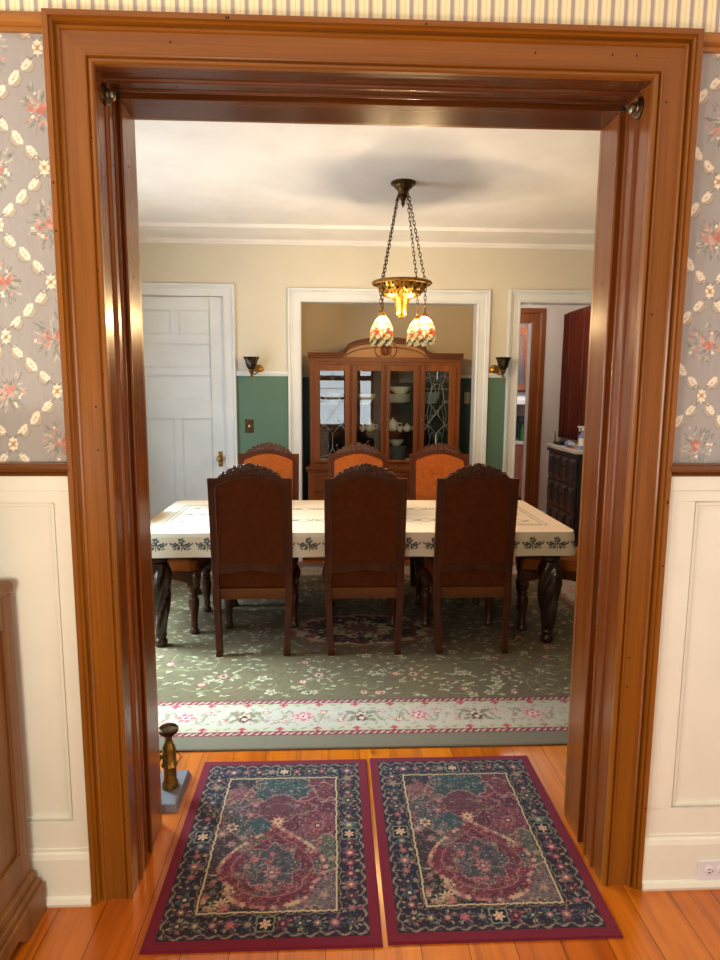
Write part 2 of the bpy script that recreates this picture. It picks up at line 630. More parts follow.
def fast_mesh(name, verts, quads, cols, mats, midx=None, smooth=False):
    me = bpy.data.meshes.new(name)
    me.vertices.add(len(verts))
    me.vertices.foreach_set('co', np.asarray(verts, dtype=np.float32).ravel())
    nq = len(quads)
    me.loops.add(nq * 4)
    me.polygons.add(nq)
    me.loops.foreach_set('vertex_index', np.asarray(quads, dtype=np.int32).ravel())
    me.polygons.foreach_set('loop_start', np.arange(0, nq * 4, 4, dtype=np.int32))
    for m in mats:
        me.materials.append(m)
    if midx is not None:
        me.polygons.foreach_set('material_index', np.asarray(midx, dtype=np.int32))
    me.polygons.foreach_set('use_smooth', np.full(nq, smooth))
    me.update(calc_edges=True)
    at = me.color_attributes.new('pattern', 'FLOAT_COLOR', 'POINT')
    at.data.foreach_set('color', np.asarray(cols, dtype=np.float32).ravel())
    me.validate()
    o = bpy.data.objects.new(name, me)
    COL.objects.link(o)
    return o


def slab_from(cv, name, thick, mats):
    """A rug: patterned top, bound sides, flat underside; origin at its centre on the floor."""
    X, Y = np.meshgrid(cv.xs - cv.W / 2, cv.ys - cv.H / 2)
    nx, ny = cv.nx, cv.ny
    Z = np.full(X.shape, thick)
    Z[0, :] = Z[-1, :] = Z[:, 0] = Z[:, -1] = thick * 0.7
    top = np.stack([X.ravel(), Y.ravel(), Z.ravel()], axis=1)
    q = grid_faces(nx, ny)
    ring = [i for i in range(nx)] + [j * nx + nx - 1 for j in range(1, ny)] + [(ny - 1) * nx + i for i in range(nx - 2, -1, -1)] + [j * nx for j in range(ny - 2, 0, -1)]
    ring = np.array(ring)
    bot = top[ring].copy()
    bot[:, 2] = 0.0005
    off = len(top)
    k = np.arange(len(ring))
    k2 = (k + 1) % len(ring)
    side = np.stack([ring[k], off + k, off + k2, ring[k2]], axis=1)
    cols = cv.colours()
    cols = np.concatenate([cols, cols[ring]])
    return fast_mesh(name, np.concatenate([top, bot]), np.concatenate([q, side]), cols, mats,
                     np.concatenate([np.zeros(len(q)), np.ones(len(side))]))


# =============================================================== dimensions
YF, YB = 1.94, 2.32            # front and back face of the thick doorway wall
XL, XR = -0.664, 0.927         # doorway opening
ZT = 2.576
YW = 6.25                      # far wall of the dining room
DL, DR = -2.10, 2.95           # dining room side walls
ZC = 3.10

WY = YF + 0.036                # plaster face of the wall

# ------------------------------------------------------------------ floor
o = MB().box(-3.2, 4.2, -3.4, 10.2, -0.05, 0).build('floor', M['floor'])
struct(o)

# --------------------------------------------------- thick wall with doorway
b = MB()
b.box(-3.0, XL - 0.03, WY, YB, 0, ZC).box(XR + 0.03, 3.0, WY, YB, 0, ZC).box(XL - 0.03, XR + 0.03, WY, YB, ZT + 0.03, ZC)
wall_front = struct(b.build('wall_front', M['wall2']))


def frame_profile(width):
    """door casing section: (distance from the opening, height off the wall)"""
    w = width
    return [(0.0, 0.0), (0.0, 0.016), (0.004, 0.021), (0.011, 0.021), (0.014, 0.014), (0.018, 0.012), (0.020, 0.019),
            (0.024, 0.021), (0.026, 0.016), (0.66 * w, 0.016), (0.68 * w, 0.022), (0.71 * w, 0.026), (0.74 * w, 0.024), (0.76 * w, 0.018),
            (0.79 * w, 0.017), (0.80 * w, 0.030), (0.83 * w, 0.036), (0.86 * w, 0.034), (0.87 * w, 0.040), (0.98 * w, 0.040), (w, 0.036), (w, 0.0)]


def casing(name, xl, xr, zt, y, prof, mats, back=False, zb=0.0):
    """mitred frame round an opening; upright faces use mats[0], the head mats[1]"""
    b = MB()
    s = 1 if back else -1
    st = []
    for u, d in prof:
        st.append([(xl - u, y + s * d, zb), (xl - u, y + s * d, zt + u), (xr + u, y + s * d, zt + u), (xr + u, y + s * d, zb)])
    for i in range(len(st) - 1):
        for k in range(3):
            b.add([st[i][k], st[i][k + 1], st[i + 1][k + 1], st[i + 1][k]], [(0, 1, 2, 3)], 1 if k == 1 else 0)
    b.add([p[0] for p in st], [list(range(len(st)))])
    b.add([p[3] for p in st], [list(range(len(st)))])
    return b.build(name, mats)


o = casing('trim_1', XL, XR, ZT, WY, frame_profile(0.127), [M['casing_v'], M['casing_h']])
struct(o, 'golden oak casing round the wide doorway')
# nail holes on the casing
nb = MB()
rr = random.Random(3)
for k in range(26):
    if k % 3 == 0:
        x, z = rr.uniform(XL, XR), ZT + rr.choice([0.012, 0.06, 0.115])
    else:
        x = (XL - rr.choice([0.013, 0.04, 0.118])) if k % 3 == 1 else (XR + rr.choice([0.013, 0.04, 0.118]))
        z = rr.uniform(0.2, 2.6)
    nb.ball((x, WY - 0.0165 if abs(x - XL + 0.118) > 0.01 and abs(x - XR - 0.118) > 0.01 and z < ZT + 0.1 else WY - 0.0405, z), (0.0028, 0.0012, 0.0034), 6, 4)
nb.build('nail_hole', M['slot'], o)
casing('trim_2', XL, XR, ZT, YB, frame_profile(0.12), [M['casing_v'], M['casing_h']], back=True)['kind'] = 'structure'


# jamb linings: front board, bead, pocket slot, rear board
def lining(name, side):
    x, s = (XL, -1) if side == 'left' else (XR, 1)
    b = MB()

    def bx(d0, d1, y0, y1, mi=0):
        xs = sorted((x + s * d0, x + s * d1))
        b.box(xs[0], xs[1], y0, y1, 0, ZT, mi)
    bx(0.0, 0.03, WY + 0.0005, 2.045)
    b.tube([(x + s * 0.0, 2.052, 0), (x + s * 0.0, 2.052, ZT)], 0.009, 8)
    bx(-0.002, 0.03, 2.062, 2.112)
    b.tube([(x - s * 0.002, 2.112, 0), (x - s * 0.002, 2.112, ZT)], 0.006, 8)
    bx(0.0, 0.03, 2.176, YB)
    b.tube([(x, 2.180, 0), (x, 2.180, ZT)], 0.006, 8)
    bx(0.026, 0.032, 2.11, 2.178, 1)
    for z, y in ((0.35, 2.085), (0.9, 2.25), (1.5, 2.085), (2.05, 2.25), (2.35, 2.085), (2.40, 2.25), (1.2, 2.25)):
        b.ball((x - s * 0.002 if y < 2.2 else x, y, z), (0.0012, 0.0045, 0.0045), 8, 4, 1)
    return struct(b.build(name, [M['jamb_v'], M['slot']], bevel=0.0015, seg=1))


lining('trim_3', 'left')
lining('trim_4', 'right')
b = MB()
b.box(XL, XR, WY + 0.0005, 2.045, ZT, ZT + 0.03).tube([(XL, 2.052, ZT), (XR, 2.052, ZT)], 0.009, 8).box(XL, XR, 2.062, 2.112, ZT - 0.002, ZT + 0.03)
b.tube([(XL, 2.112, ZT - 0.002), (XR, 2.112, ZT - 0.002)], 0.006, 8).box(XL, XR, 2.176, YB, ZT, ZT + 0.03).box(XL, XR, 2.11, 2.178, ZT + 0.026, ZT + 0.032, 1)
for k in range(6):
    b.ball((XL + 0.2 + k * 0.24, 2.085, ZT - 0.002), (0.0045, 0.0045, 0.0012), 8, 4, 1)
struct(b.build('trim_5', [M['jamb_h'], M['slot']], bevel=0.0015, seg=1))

# edges of the two sliding doors standing back in their pockets
for nm, x, s in (('door_2', XL, -1), ('door_3', XR, 1)):
    b = MB()
    xs = sorted((x + s * 0.012, x + s * 0.030))
    b.box(xs[0], xs[1], 2.124, 2.166, 0.012, ZT - 0.01)
    d = struct(b.build(nm, M['jamb_v']))
    p = MB()
    xs = sorted((x + s * 0.0085, x + s * 0.012))
    p.box(xs[0], xs[1], 2.132, 2.158, 0.86, 1.10)
    p.box(*sorted((x + s * 0.006, x + s * 0.0085)), 2.138, 2.152, 0.93, 1.03)
    p.ball((x + s * 0.0085, 2.145, 0.88), (0.002, 0.005, 0.005), 8, 5).ball((x + s * 0.0085, 2.145, 1.08), (0.002, 0.005, 0.005), 8, 5)
    p.build('lock_plate', M['nickel'], d)['label'] = 'worn metal lock plate'

# round rod sockets at the top of the jambs
for s, x, lab in ((1, XL, 'round metal rod socket high on the jamb nearer the white panelled door'),
                  (-1, XR, 'round metal rod socket high on the jamb nearer the dark sideboard')):
    t = thing('rod_socket', lab, 'rod socket', (x, 2.045, 2.53), 0, 'rod sockets at the top of the doorway')
    MB().lathe([(0.031, 0), (0.031, s * 0.004), (0.026, s * 0.008), (0.020, s * 0.009)], axis='x', n=24).build('flange', M['bronze'], t)
    MB().lathe([(0.015, s * 0.006), (0.012, s * 0.012), (0.015, s * 0.018), (0.014, s * 0.026), (0.007, s * 0.030)], axis='x', n=20).build('cup', M['nickel'], t)
    for dz in (0.0245, -0.0245):
        MB().ball((s * 0.0075, 0, dz), 0.0035, 8, 5).build('screw', M['nickel'], t)

# ------------------------------------------------- wallpaper and wainscot
GREY, CRM, CRD, COR, SPR = (172, 167, 160), (244, 234, 208), (146, 136, 120), (204, 132, 112), (146, 148, 136)


NODE_L, NODE_R = (-0.96, 1.83), (1.149, 2.303)      # one garland node of each strip


def wallpaper(W, H, x0, seed, node):
    """blue-grey ground, cream ribbon garlands in an ogee lattice, coral bouquets"""
    c = Canvas(W, H, 0.0033, GREY)
    r = random.Random(seed)
    for k in range(1500):
        c.ell(r.uniform(0, W), r.uniform(0, H), 0.004, 0.02, r.choice([(178, 172, 164), (167, 162, 156)]), r.uniform(-0.3, 0.3), 0.5)
    PX, PY = 0.278, 0.316
    ox, oy = node[0] - x0, node[1] - 1.457
    i0 = int(-ox / PX) - 2
    for i in range(i0, i0 + int(W / PX) + 5):
        for j in range(-4, 6):
            for hx, hy in ((0, 0), (0.5, 0.5)):
                nx_, ny_ = ox + (i + hx) * PX, oy + (j + hy) * PY
                if not (-0.3 < nx_ < W + 0.3 and -0.3 < ny_ < H + 0.3):
                    continue
                # garland beads up to the next nodes
                for sx in (-1, 1):
                    ex, ey = nx_ + sx * PX / 2, ny_ + PY / 2
                    for t, big in ((0.27, 1.05), (0.5, 1.15), (0.73, 1.05)):
                        bow = 0.010 * math.sin(2 * PI * t) * -sx
                        px, py = nx_ + (ex - nx_) * t + bow * 0.6, ny_ + (ey - ny_) * t
                        an = math.atan2(PY / 2, sx * PX / 2)
                        an += 0.12 * math.cos(2 * PI * t) * -sx
                        c.ell(px + .004 * sx, py - 0.006, 0.0185 * big, 0.0165 * big, CRD, an, 0.6)
                        c.ell(px + .004 * sx, py - 0.005, 0.0165 * big, 0.0140 * big, (192, 180, 156), an, 0.9)
                        c.ell(px, py, 0.0195 * big, 0.0092 * big, CRM, an)
                        for q in (-.006, 0, .006):
                            c.ell(px + q * math.cos(an), py + q * math.sin(an) - .002, 0.0016, 0.0016, (150, 120, 84), an, 0.8)
                # node rosette
                c.rose(nx_, ny_, 0.0155, 8, .12, CRD, 0, .7, 1.5)
                c.rose(nx_, ny_, 0.0135, 8, .14, CRM, 0, 1, 1.5)
                for a in (PI / 4, 3 * PI / 4):
                    c.ell(nx_, ny_, 0.015, 0.0025, (196, 160, 110), a)
                c.ell(nx_, ny_, 0.004, 0.006, (190, 150, 96))
                for sx in (-1, 1):
                    c.line([(nx_ + sx * .006, ny_ + .02), (nx_ + sx * .022, ny_ + .032), (nx_ + sx * .03, ny_ + .024)], 0.0035, CRD)
                    c.line([(nx_ + sx * .006, ny_ - .02), (nx_ + sx * .022, ny_ - .032), (nx_ + sx * .03, ny_ - .024)], 0.0035, CRD)
                # bouquet in the middle of the lattice cell
                bx, by = nx_ + PX / 2, ny_
                for k in range(64):
                    a = r.uniform(0, 2 * PI)
                    q = r.uniform(0.012, 0.066)
                    x, y = bx + q * math.cos(a) * 0.85, by + q * math.sin(a)
                    c.ell(x, y, r.uniform(0.006, 0.014), 0.0022, r.choice([SPR, (124, 130, 112), (214, 206, 184), (150, 150, 132)]), a + r.uniform(-.5, .5), 0.85)
                for k in range(5):
                    c.line([(bx, by), (bx + r.uniform(-.045, .045), by + r.uniform(-.07, .06))], 0.0025, SPR, .7)
                for k in range(15):
                    q, a = r.uniform(0, 0.030), r.uniform(0, 2 * PI)
                    c.rose(bx + q * math.cos(a) * 1.1, by + q * math.sin(a) * .8, r.uniform(0.004, 0.0085), 5, .3, r.choice([COR, (210, 152, 134), (196, 118, 100), (216, 180, 166)]), a, .85)
                for k in range(9):
                    q, a = r.uniform(0.03, 0.055), r.uniform(0, 2 * PI)
                    c.ell(bx + q * math.cos(a), by + q * math.sin(a), .0045, .0045, r.choice([CRM, (222, 160, 140)]))
    return c


def vertical_panel(cv, x0, z0, y, name, mat, parent):
    X, Z = np.meshgrid(cv.xs + x0, cv.ys + z0)
    v = np.stack([X.ravel(), np.full(X.size, y), Z.ravel()], axis=1)
    o = fast_mesh(name, v, grid_faces(cv.nx, cv.ny), cv.colours(), [mat])
    o.parent = parent
    return o


def rail_profile(y, z0, z1, d):
    h = z1 - z0
    return [(y, z0), (y - d * .5, z0), (y - d * .62, z0 + h * .18), (y - d * .5, z0 + h * .3), (y - d * .9, z0 + h * .42), (y - d, z0 + h * .6),
            (y - d * .95, z0 + h * .8), (y - d * .7, z0 + h * .92), (y - d * .7, z1), (y, z1)]


for side, xa, xb in (('left', -2.0, XL - 0.127), ('right', XR + 0.127, 2.05)):
    vertical_panel(wallpaper(xb - xa, 1.20, xa, *((5, NODE_L) if side == 'left' else (9, NODE_R))), xa, 1.457, WY - 0.0015, 'wallpaper', M['paper'], wall_front)
    MB().box(xa - 1, xb, WY - 0.003, WY, 2.70, ZC).build('frieze', M['frieze'], wall_front) if side == 'left' else MB().box(XL - 0.127, xb + 1, WY - 0.003, WY, 2.70, ZC).build('frieze', M['frieze'], wall_front)
    MB().prism(rail_profile(WY, 2.655, 2.703, 0.026), xa, xb, 'yz').build('picture_rail', M['rail_gold'], wall_front)
    ch = MB().prism(rail_profile(WY, 1.418, 1.460, 0.046), xa, xb + (0.006 if side == 'left' else 0), 'yz')
    if side == 'right':
        ch = MB().prism(rail_profile(WY, 1.418, 1.460, 0.046), xa - 0.006, xb, 'yz')
    ch.build('chair_rail', M['rail'], wall_front)
    # wainscot: top rail, stiles, sunk panels with a moulded edge
    b = MB()
    yb, yp = WY - 0.02, WY - 0.004
    b.box(xa, xb, yp, WY, 0.15, 1.42)
    b.box(xa, xb, yb, yp, 1.34, 1.42)
    b.box(xa, xb, yb, yp, 0.15, 0.285)
    b.box(xa, xb, yb - 0.006, yb, 1.375, 1.42)
    if side == 'left':
        st = [(-0.842, xb), (-1.42, -1.33), (xa, -1.9)]
    else:
        st = [(xa, 1.146), (1.60, 1.69), (1.96, xb)]
    for s0, s1 in st:
        b.box(s0, s1, yb, yp, 0.285, 1.34)
    edges = sorted([e for s_ in st for e in s_])[1:-1]
    for k in range(0, len(edges), 2):
        x0, x1 = edges[k], edges[k + 1]
        for q0, q1, w0, w1 in ((x0 + .005, x0 + .015, .290, 1.335), (x1 - .015, x1 - .005, .290, 1.335), (x0 + .015, x1 - .015, .290, .300), (x0 + .015, x1 - .015, 1.325, 1.335)):
            b.box(q0, q1, yb + 0.007, yp, w0, w1)
    b.build('wainscot', M['cream'], wall_front, bevel=0.002)
    pr = [(WY, 0.0), (WY - 0.046, 0.0), (WY - 0.05, 0.012), (WY - 0.044, 0.026), (WY - 0.034, 0.03), (WY - 0.034, 0.160), (WY - 0.029, 0.176), (WY - 0.024, 0.182), (WY - 0.024, 0.192), (WY, 0.194)]
    struct(MB().prism(pr, xa, xb, 'yz').build('baseboard_' + side, M['cream']))

# duplex outlet on the baseboard
t = thing('wall_outlet', 'white duplex outlet set sideways in the cream baseboard', 'outlet', (1.305, WY - 0.034, 0.066))
MB().box(-0.06, 0.06, -0.005, 0, -0.036, 0.036).build('cover_plate', M['plastic'], t, bevel=0.002)
for sx in (-0.02, 0.02):
    r_ = MB().lathe([(0.0165, -0.005), (0.0165, -0.0065), (0.015, -0.0075)], (sx, 0, 0), 20, axis='y').build('socket_face', M['plastic'], t)
    q = MB()
    q.box(sx - 0.006, sx + 0.003, -0.0082, -0.0072, 0.004, 0.0065).box(sx - 0.006, sx + 0.003, -0.0082, -0.0072, -0.0065, -0.004).ball((sx + 0.009, -0.0076, 0), (0.0025, 0.0006, 0.0025), 8, 4)
    q.build('slot', M['black'], r_)

# ------------------------------------------------------ rest of front room
# back wall with the daylight window behind the viewer, side walls, ceiling
b = MB()
b.box(-3.2, -0.5, -3.35, -3.2, 0, ZC).box(0.34, 0.62, -3.35, -3.2, 0.75, 2.45).box(1.0, 3.2, -3.35, -3.2, 0, ZC).box(-0.5, 1.0, -3.35, -3.2, 0, 0.75).box(-0.5, 1.0, -3.35, -3.2, 2.45, ZC)
struct(b.build('wall_behind_viewer', M['plain']))
b = MB()
for x0, x1 in ((-0.5, 0.34), (0.62, 1.0)):
    for x in (x0, x1 - 0.06):
        b.box(x, x + 0.06, -3.33, -3.19, 0.75, 2.45)
    for z, h_ in ((0.75, .10), (1.46, .06), (1.92, 0.12), (2.38, .07)):
        b.box(x0, x1, -3.32, -3.20, z, z + h_)
struct(b.build('window_1', M['casing_v']))
SWY = (-0.55, 1.15, 0.6, 2.45)
for nm, x0, x1 in (('wall_front_room_right', 3.0, 3.15), ('wall_front_room_left', -3.15, -3.0)):
    b = MB()
    b.box(x0, x1, -3.2, SWY[0], 0, ZC).box(x0, x1, SWY[1], 2.0, 0, ZC).box(x0, x1, SWY[0], SWY[1], 0, SWY[2]).box(x0, x1, SWY[0], SWY[1], SWY[3], ZC)
    struct(b.build(nm, M['plain']))
for nm, x0 in (('added_window_3', 3.02), ('added_window_4', -3.10)):  # added unseen windows, placed to light the doorway wall but not the chairs
    b = MB()
    for y in (SWY[0], (SWY[0] + SWY[1]) / 2 - .03, SWY[1] - .06):
        b.box(x0, x0 + .08, y, y + .06, SWY[2], SWY[3])
    for z in (SWY[2], 1.5, SWY[3] - .06):
        b.box(x0 + .01, x0 + .07, SWY[0], SWY[1], z, z + .06)
    struct(b.build(nm, M['casing_v']))
struct(MB().box(-3.2, 3.2, -3.35, 2.1, ZC, ZC + 0.1).build('ceiling_front_room', M['ceil']))

# ------------------------------------------------------------- dining room
DXL, DXR = -1.945, -1.027       # white door
AL, AR = -0.300, 1.380          # alcove opening
PL, PR = 1.795, 2.66            # doorway to the far room
ZD, ZA, ZP = 2.545, 2.508, 2.525
b = MB()
y0, y1 = YW, YW + 0.15
b.box(DL - 0.1, DXL, y0, y1, 0, ZC + .05).box(DXL, DXR, y0, y1, ZD, ZC + .05).box(DXR, AL, y0, y1, 0, ZC + .05).box(AL, AR, y0, y1, ZA, ZC + .05)
b.box(AR, PL, y0, y1, 0, ZC + .05).box(PL, PR, y0, y1, ZP, ZC + .05).box(PR, DR + 0.1, y0, y1, 0, ZC + .05)
struct(b.build('wall_back', M['wall2']))
WIN = (3.30, 5.00, 0.45, 2.45)
b = MB()
b.box(DL - 0.15, DL, YB, WIN[0], 0, ZC).box(DL - 0.15, DL, WIN[1], YW, 0, ZC).box(DL - 0.15, DL, WIN[0], WIN[1], 0, WIN[2]).box(DL - 0.15, DL, WIN[0], WIN[1], WIN[3], ZC)
struct(b.build('wall_left', M['wall2']))
b = MB()
for y in (WIN[0], (WIN[0] + WIN[1]) / 2 - .03, WIN[1] - .06):
    b.box(DL - 0.12, DL - 0.03, y, y + 0.06, WIN[2], WIN[3])
for z in (WIN[2], 1.48, WIN[3] - .06):
    b.box(DL - 0.11, DL - 0.04, WIN[0], WIN[1], z, z + 0.06)
b.box(DL - 0.02, DL + 0.04, WIN[0] - .1, WIN[1] + .1, WIN[2] - .04, WIN[2])
struct(b.build('window_2', M['white']))
struct(MB().box(DR, DR + 0.15, YB, YW, 0, ZC).build('wall_right', M['wall2']))
struct(MB().box(DL - 0.2, DR + 0.2, YB, YW + 0.1, ZC, ZC + 0.1).build('ceiling', M['ceil']))

# cove along the top of the walls: wall moulding, sloped band, edge bead on the ceiling
prof = [(0, 3.012), (0.030, 3.016), (0.034, 3.03), (0.024, 3.036), (0.030, 3.052), (0.040, 3.058), (0.24, 3.066), (0.385, 3.076), (0.39, 3.070), (0.405, 3.070), (0.41, 3.078), (0.41, ZC), (0, ZC)]
corners = [(DL, YB, 1, 1), (DL, YW, 1, -1), (DR, YW, -1, -1), (DR, YB, -1, 1)]
b = MB()
for k in range(4):
    c0, c1 = corners[k], corners[(k + 1) % 4]
    for (d0, z0), (d1, z1) in zip(prof[:-1], prof[1:]):
        b.add([(c0[0] + c0[2] * d0, c0[1] + c0[3] * d0, z0), (c1[0] + c1[2] * d0, c1[1] + c1[3] * d0, z0),
               (c1[0] + c1[2] * d1, c1[1] + c1[3] * d1, z1), (c0[0] + c0[2] * d1, c0[1] + c0[3] * d1, z1)], [(0, 1, 2, 3)])
struct(b.build('trim_6', M['ceil']), 'white cove moulding round the dining room ceiling')


def white_profile(w):
    return [(0, 0), (0, 0.014), (0.006, 0.018), (0.016, 0.018), (0.020, 0.013), (0.62 * w, 0.015), (0.66 * w, 0.022), (0.72 * w, 0.024), (0.78 * w, 0.020), (0.82 * w, 0.034), (0.97 * w, 0.036), (w, 0.03), (w, 0)]


struct(casing('trim_7', DXL, DXR, ZD, YW, white_profile(0.112), [M['white'], M['white']]), 'white casing round the panelled door')
struct(casing('trim_8', AL, AR, ZA, YW, white_profile(0.122), [M['white'], M['white']]), 'white casing round the cabinet alcove')
struct(casing('trim_9', PL, PR, ZP, YW, white_profile(0.115), [M['white'], M['white']]), 'white casing round the doorway to the far room')
# chair rail between the casings, and reveals
b = MB()
for x0, x1 in ((DXR + 0.112, AL - 0.122), (AR + 0.122, PL - 0.115), (PR + 0.115, DR)):
    b.prism(rail_profile(YW, 1.812, 1.857, 0.022), x0, x1, 'yz')
b.prism([(x, z) for x, z in [(DL, 1.812), (DL + .02, 1.82), (DL + .022, 1.84), (DL + .012, 1.857), (DL, 1.857)]], YB, WIN[0] - .12, 'xz')
b.prism([(x, z) for x, z in [(DL, 1.812), (DL + .02, 1.82), (DL + .022, 1.84), (DL + .012, 1.857), (DL, 1.857)]], WIN[1] + .12, YW, 'xz')
b.prism([(YB, 1.812), (YB + .02, 1.82), (YB + .022, 1.84), (YB + .012, 1.857), (YB, 1.857)], XR + .125, DR, 'yz')
b.prism([(YB, 1.812), (YB + .02, 1.82), (YB + .022, 1.84), (YB + .012, 1.857), (YB, 1.857)], DL, XL - .125, 'yz')
struct(b.build('trim_10', M['white']), 'white chair rail of the dining room')
b = MB()
for x0, x1 in ((DXR + 0.112, AL - 0.122), (AR + 0.122, PL - 0.115)):
    b.prism([(YW, 0), (YW - .02, 0), (YW - .02, .17), (YW - .008, .19), (YW, .19)], x0, x1, 'yz')
struct(b.build('baseboard_back', M['white']))
b = MB()
b.box(PL, PL + 0.003, YW, YW + 0.15, 0, ZP).box(PR - 0.003, PR, YW, YW + 0.15, 0, ZP).box(PL, PR, YW, YW + 0.15, ZP - 0.003, ZP)
b.box(AL, AL + 0.003, YW, YW + 0.15, 0, ZA).box(AR - 0.003, AR, YW, YW + 0.15, 0, ZA).box(AL, AR, YW, YW + 0.15, ZA - 0.003, ZA)
struct(b.build('trim_11', M['white']))

# white panelled door
b = MB()
yd = YW + 0.012
b.box(DXL + 0.004, DXR - 0.004, yd + 0.012, yd + 0.045, 0.008, ZD - 0.005)
px = [(-1.830, -1.521), (-1.443, -1.157)]
rows = [(0.30, 1.405, 2), (1.592, 1.812, 1), (1.888, 2.106, 1), (2.196, 2.418, 2)]
for x0, x1 in ((DXL + 0.004, -1.830), (-1.157, DXR - 0.004)):
    b.box(x0, x1, yd, yd + 0.012, 0.008, ZD - 0.005)
zz = [0.008] + [q for r_ in rows for q in r_[:2]] + [ZD - 0.005]
for k in range(0, len(zz), 2):
    b.box(-1.830, -1.157, yd, yd + 0.012, zz[k], zz[k + 1])
for z0, z1, n in rows:
    if n == 2:
        b.box(-1.521, -1.443, yd, yd + 0.012, z0, z1)
    for x0, x1 in (px if n == 2 else [(-1.830, -1.157)]):
        b.frustum((x0 + .012, x1 - .012, z0 + .012, z1 - .012, 0), (x0 + .03, x1 - .03, z0 + .03, z1 - .03, 0.006)) if False else None
        for q0, q1, w0, w1 in ((x0, x0 + .01, z0, z1), (x1 - .01, x1, z0, z1), (x0, x1, z0, z0 + .01), (x0, x1, z1 - .01, z1)):
            b.box(q0, q1, yd + 0.006, yd + 0.012, w0, w1)
door1 = struct(b.build('door_1', M['door'], bevel=0.0015, seg=1), 'white door with tall and wide panels and a brass knob')
h = MB().box(-1.103, -1.062, yd - 0.004, yd, 0.94, 1.088).ball((-1.083, yd - 0.004, 0.965), (.005, .002, .008), 8, 5, 1).build('escutcheon', [M['brass'], M['slot']], door1, bevel=0.003)
MB().lathe([(0.011, 0), (0.011, -0.02), (0.018, -0.026), (0.029, -0.036), (0.030, -0.046), (0.022, -0.056), (0.008, -0.059)], (-1.087, yd - 0.004, 1.022), 20, axis='y').build('door_knob', M['brass'], h)

# light switch on the green wall
t = thing('light_switch', 'dark bronze toggle switch plate on the green wall', 'switch', (-0.80, YW, 1.335))
MB().box(-0.041, 0.041, -0.006, 0, -0.064, 0.064).build('cover_plate', M['bronze'], t, bevel=0.003)
MB().box(-0.006, 0.006, -0.018, -0.006, -0.010, 0.012).build('toggle', M['plastic'], t, bevel=0.001)


# wall sconces
def make_sconce(x, z, rz, lab):
    t = thing('wall_sconce', lab, 'wall lamp', (x, YW, z), 0, 'unlit wall sconces beside the alcove')
    MB().lathe([(0.050, 0), (0.050, -0.008), (0.040, -0.016), (0.022, -0.022), (0.012, -0.03)], (0.05 * rz, 0, 0), 24, axis='y').build('back_plate', M['brass'], t)
    pts = [(0.05 * rz, -0.02, 0), (0.045 * rz, -0.06, -0.03), (0.02 * rz, -0.10, -0.045), (0, -0.125, -0.035), (0, -0.13, -0.012)]
    MB().tube(pts, 0.008, 8).build('arm', M['brass'], t)

    def flute(a, zz, r):
        return r * (1 + (0.05 + max(0, zz - 0.06) * 0.9) * math.cos(8 * a))
    cup = [(0.020, -0.020), (0.032, -0.008), (0.044, 0.012), (0.050, 0.034), (0.054, 0.060), (0.062, 0.084), (0.073, 0.102), (0.069, 0.102), (0.050, 0.060), (0.040, 0.02), (0.02, -0.006)]
    MB().lathe(cup, (0, -0.13, 0.012), 32, flute).build('cup_shade', M['pewter'], t)
    f = MB().lathe([(0.005, -0.135), (0.009, -0.128), (0.007, -0.118), (0.006, -0.085), (0.013, -0.072), (0.009, -0.058), (0.018, -0.046), (0.030, -0.022), (0.024, -0.010)], (0, -0.13, 0.012), 16)
    f.build('finial', M['brass'], t)
    return t


make_sconce(-0.755, 1.87, 1, 'dark cup-shaped wall sconce above the light switch beside the white door')
make_sconce(1.615, 1.885, -1, 'dark cup-shaped wall sconce between the alcove and the far doorway')

# alcove
b = MB()
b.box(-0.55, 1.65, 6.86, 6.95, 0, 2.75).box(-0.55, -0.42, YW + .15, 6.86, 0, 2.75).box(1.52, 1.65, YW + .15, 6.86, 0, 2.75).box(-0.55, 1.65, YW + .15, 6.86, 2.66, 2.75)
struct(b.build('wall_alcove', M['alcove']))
struct(MB().prism([(6.86, 1.815), (6.845, 1.82), (6.842, 1.84), (6.86, 1.85)], -0.42, 1.52, 'yz').build('trim_12', M['white']))
t = thing('wall_plate', 'narrow beige cover plate on the green alcove wall beside the cabinet', 'wall plate', (1.432, 6.86, 1.61))
MB().box(-0.03, 0.03, -0.006, 0, -0.06, 0.06).build('cover', M['beigeplastic'], t, bevel=0.002)
MB().box(-0.005, 0.005, -0.014, -0.006, -0.012, 0.012).build('toggle', M['beigeplastic'], t)

# -------------------------------------------------------- far room, kitchen
b = MB()
PY = 8.0
KL, KR, KT = 1.55, 2.445, 2.52
b.box(1.2, KL, PY, PY + .12, 0, 2.95).box(KR, 3.2, PY, PY + .12, 0, 2.95).box(KL, KR, PY, PY + .12, KT, 2.95)
b.box(2.95, 3.1, YW + .15, PY, 0, 2.95).box(1.655, 1.70, YW + .15, PY, 0, 2.95)
struct(b.build('wall_far_room', M['pantry']))
struct(MB().box(1.2, 3.2, YW + .15, PY + .2, 2.86, 2.95).build('ceiling_far_room', M['ceil']))
struct(casing('trim_13', KL, KR, KT, PY, [(0, 0), (0, .02), (.02, .024), (.10, .024), (.12, .034), (.165, .034), (.17, .03), (.17, 0)], [M['pantrywood'], M['pantrywood']]), 'reddish wood casing round the kitchen doorway')
struct(MB().box(KR - 0.003, KR, PY, PY + .12, 0, KT).box(KL, KL + .003, PY, PY + .12, 0, KT).build('trim_14', M['white']))
struct(MB().prism([(PY, 0), (PY - .02, 0), (PY - .02, .15), (PY, .17)], KR + .17, 2.95, 'yz').build('baseboard_far_room', M['white']))
b = MB()
b.box(1.2, 4.2, 10.05, 10.15, 0, 2.95).box(4.1, 4.2, PY + .12, 10.05, 0, 2.95).box(1.2, 1.3, PY + .12, 10.05, 0, 2.95)
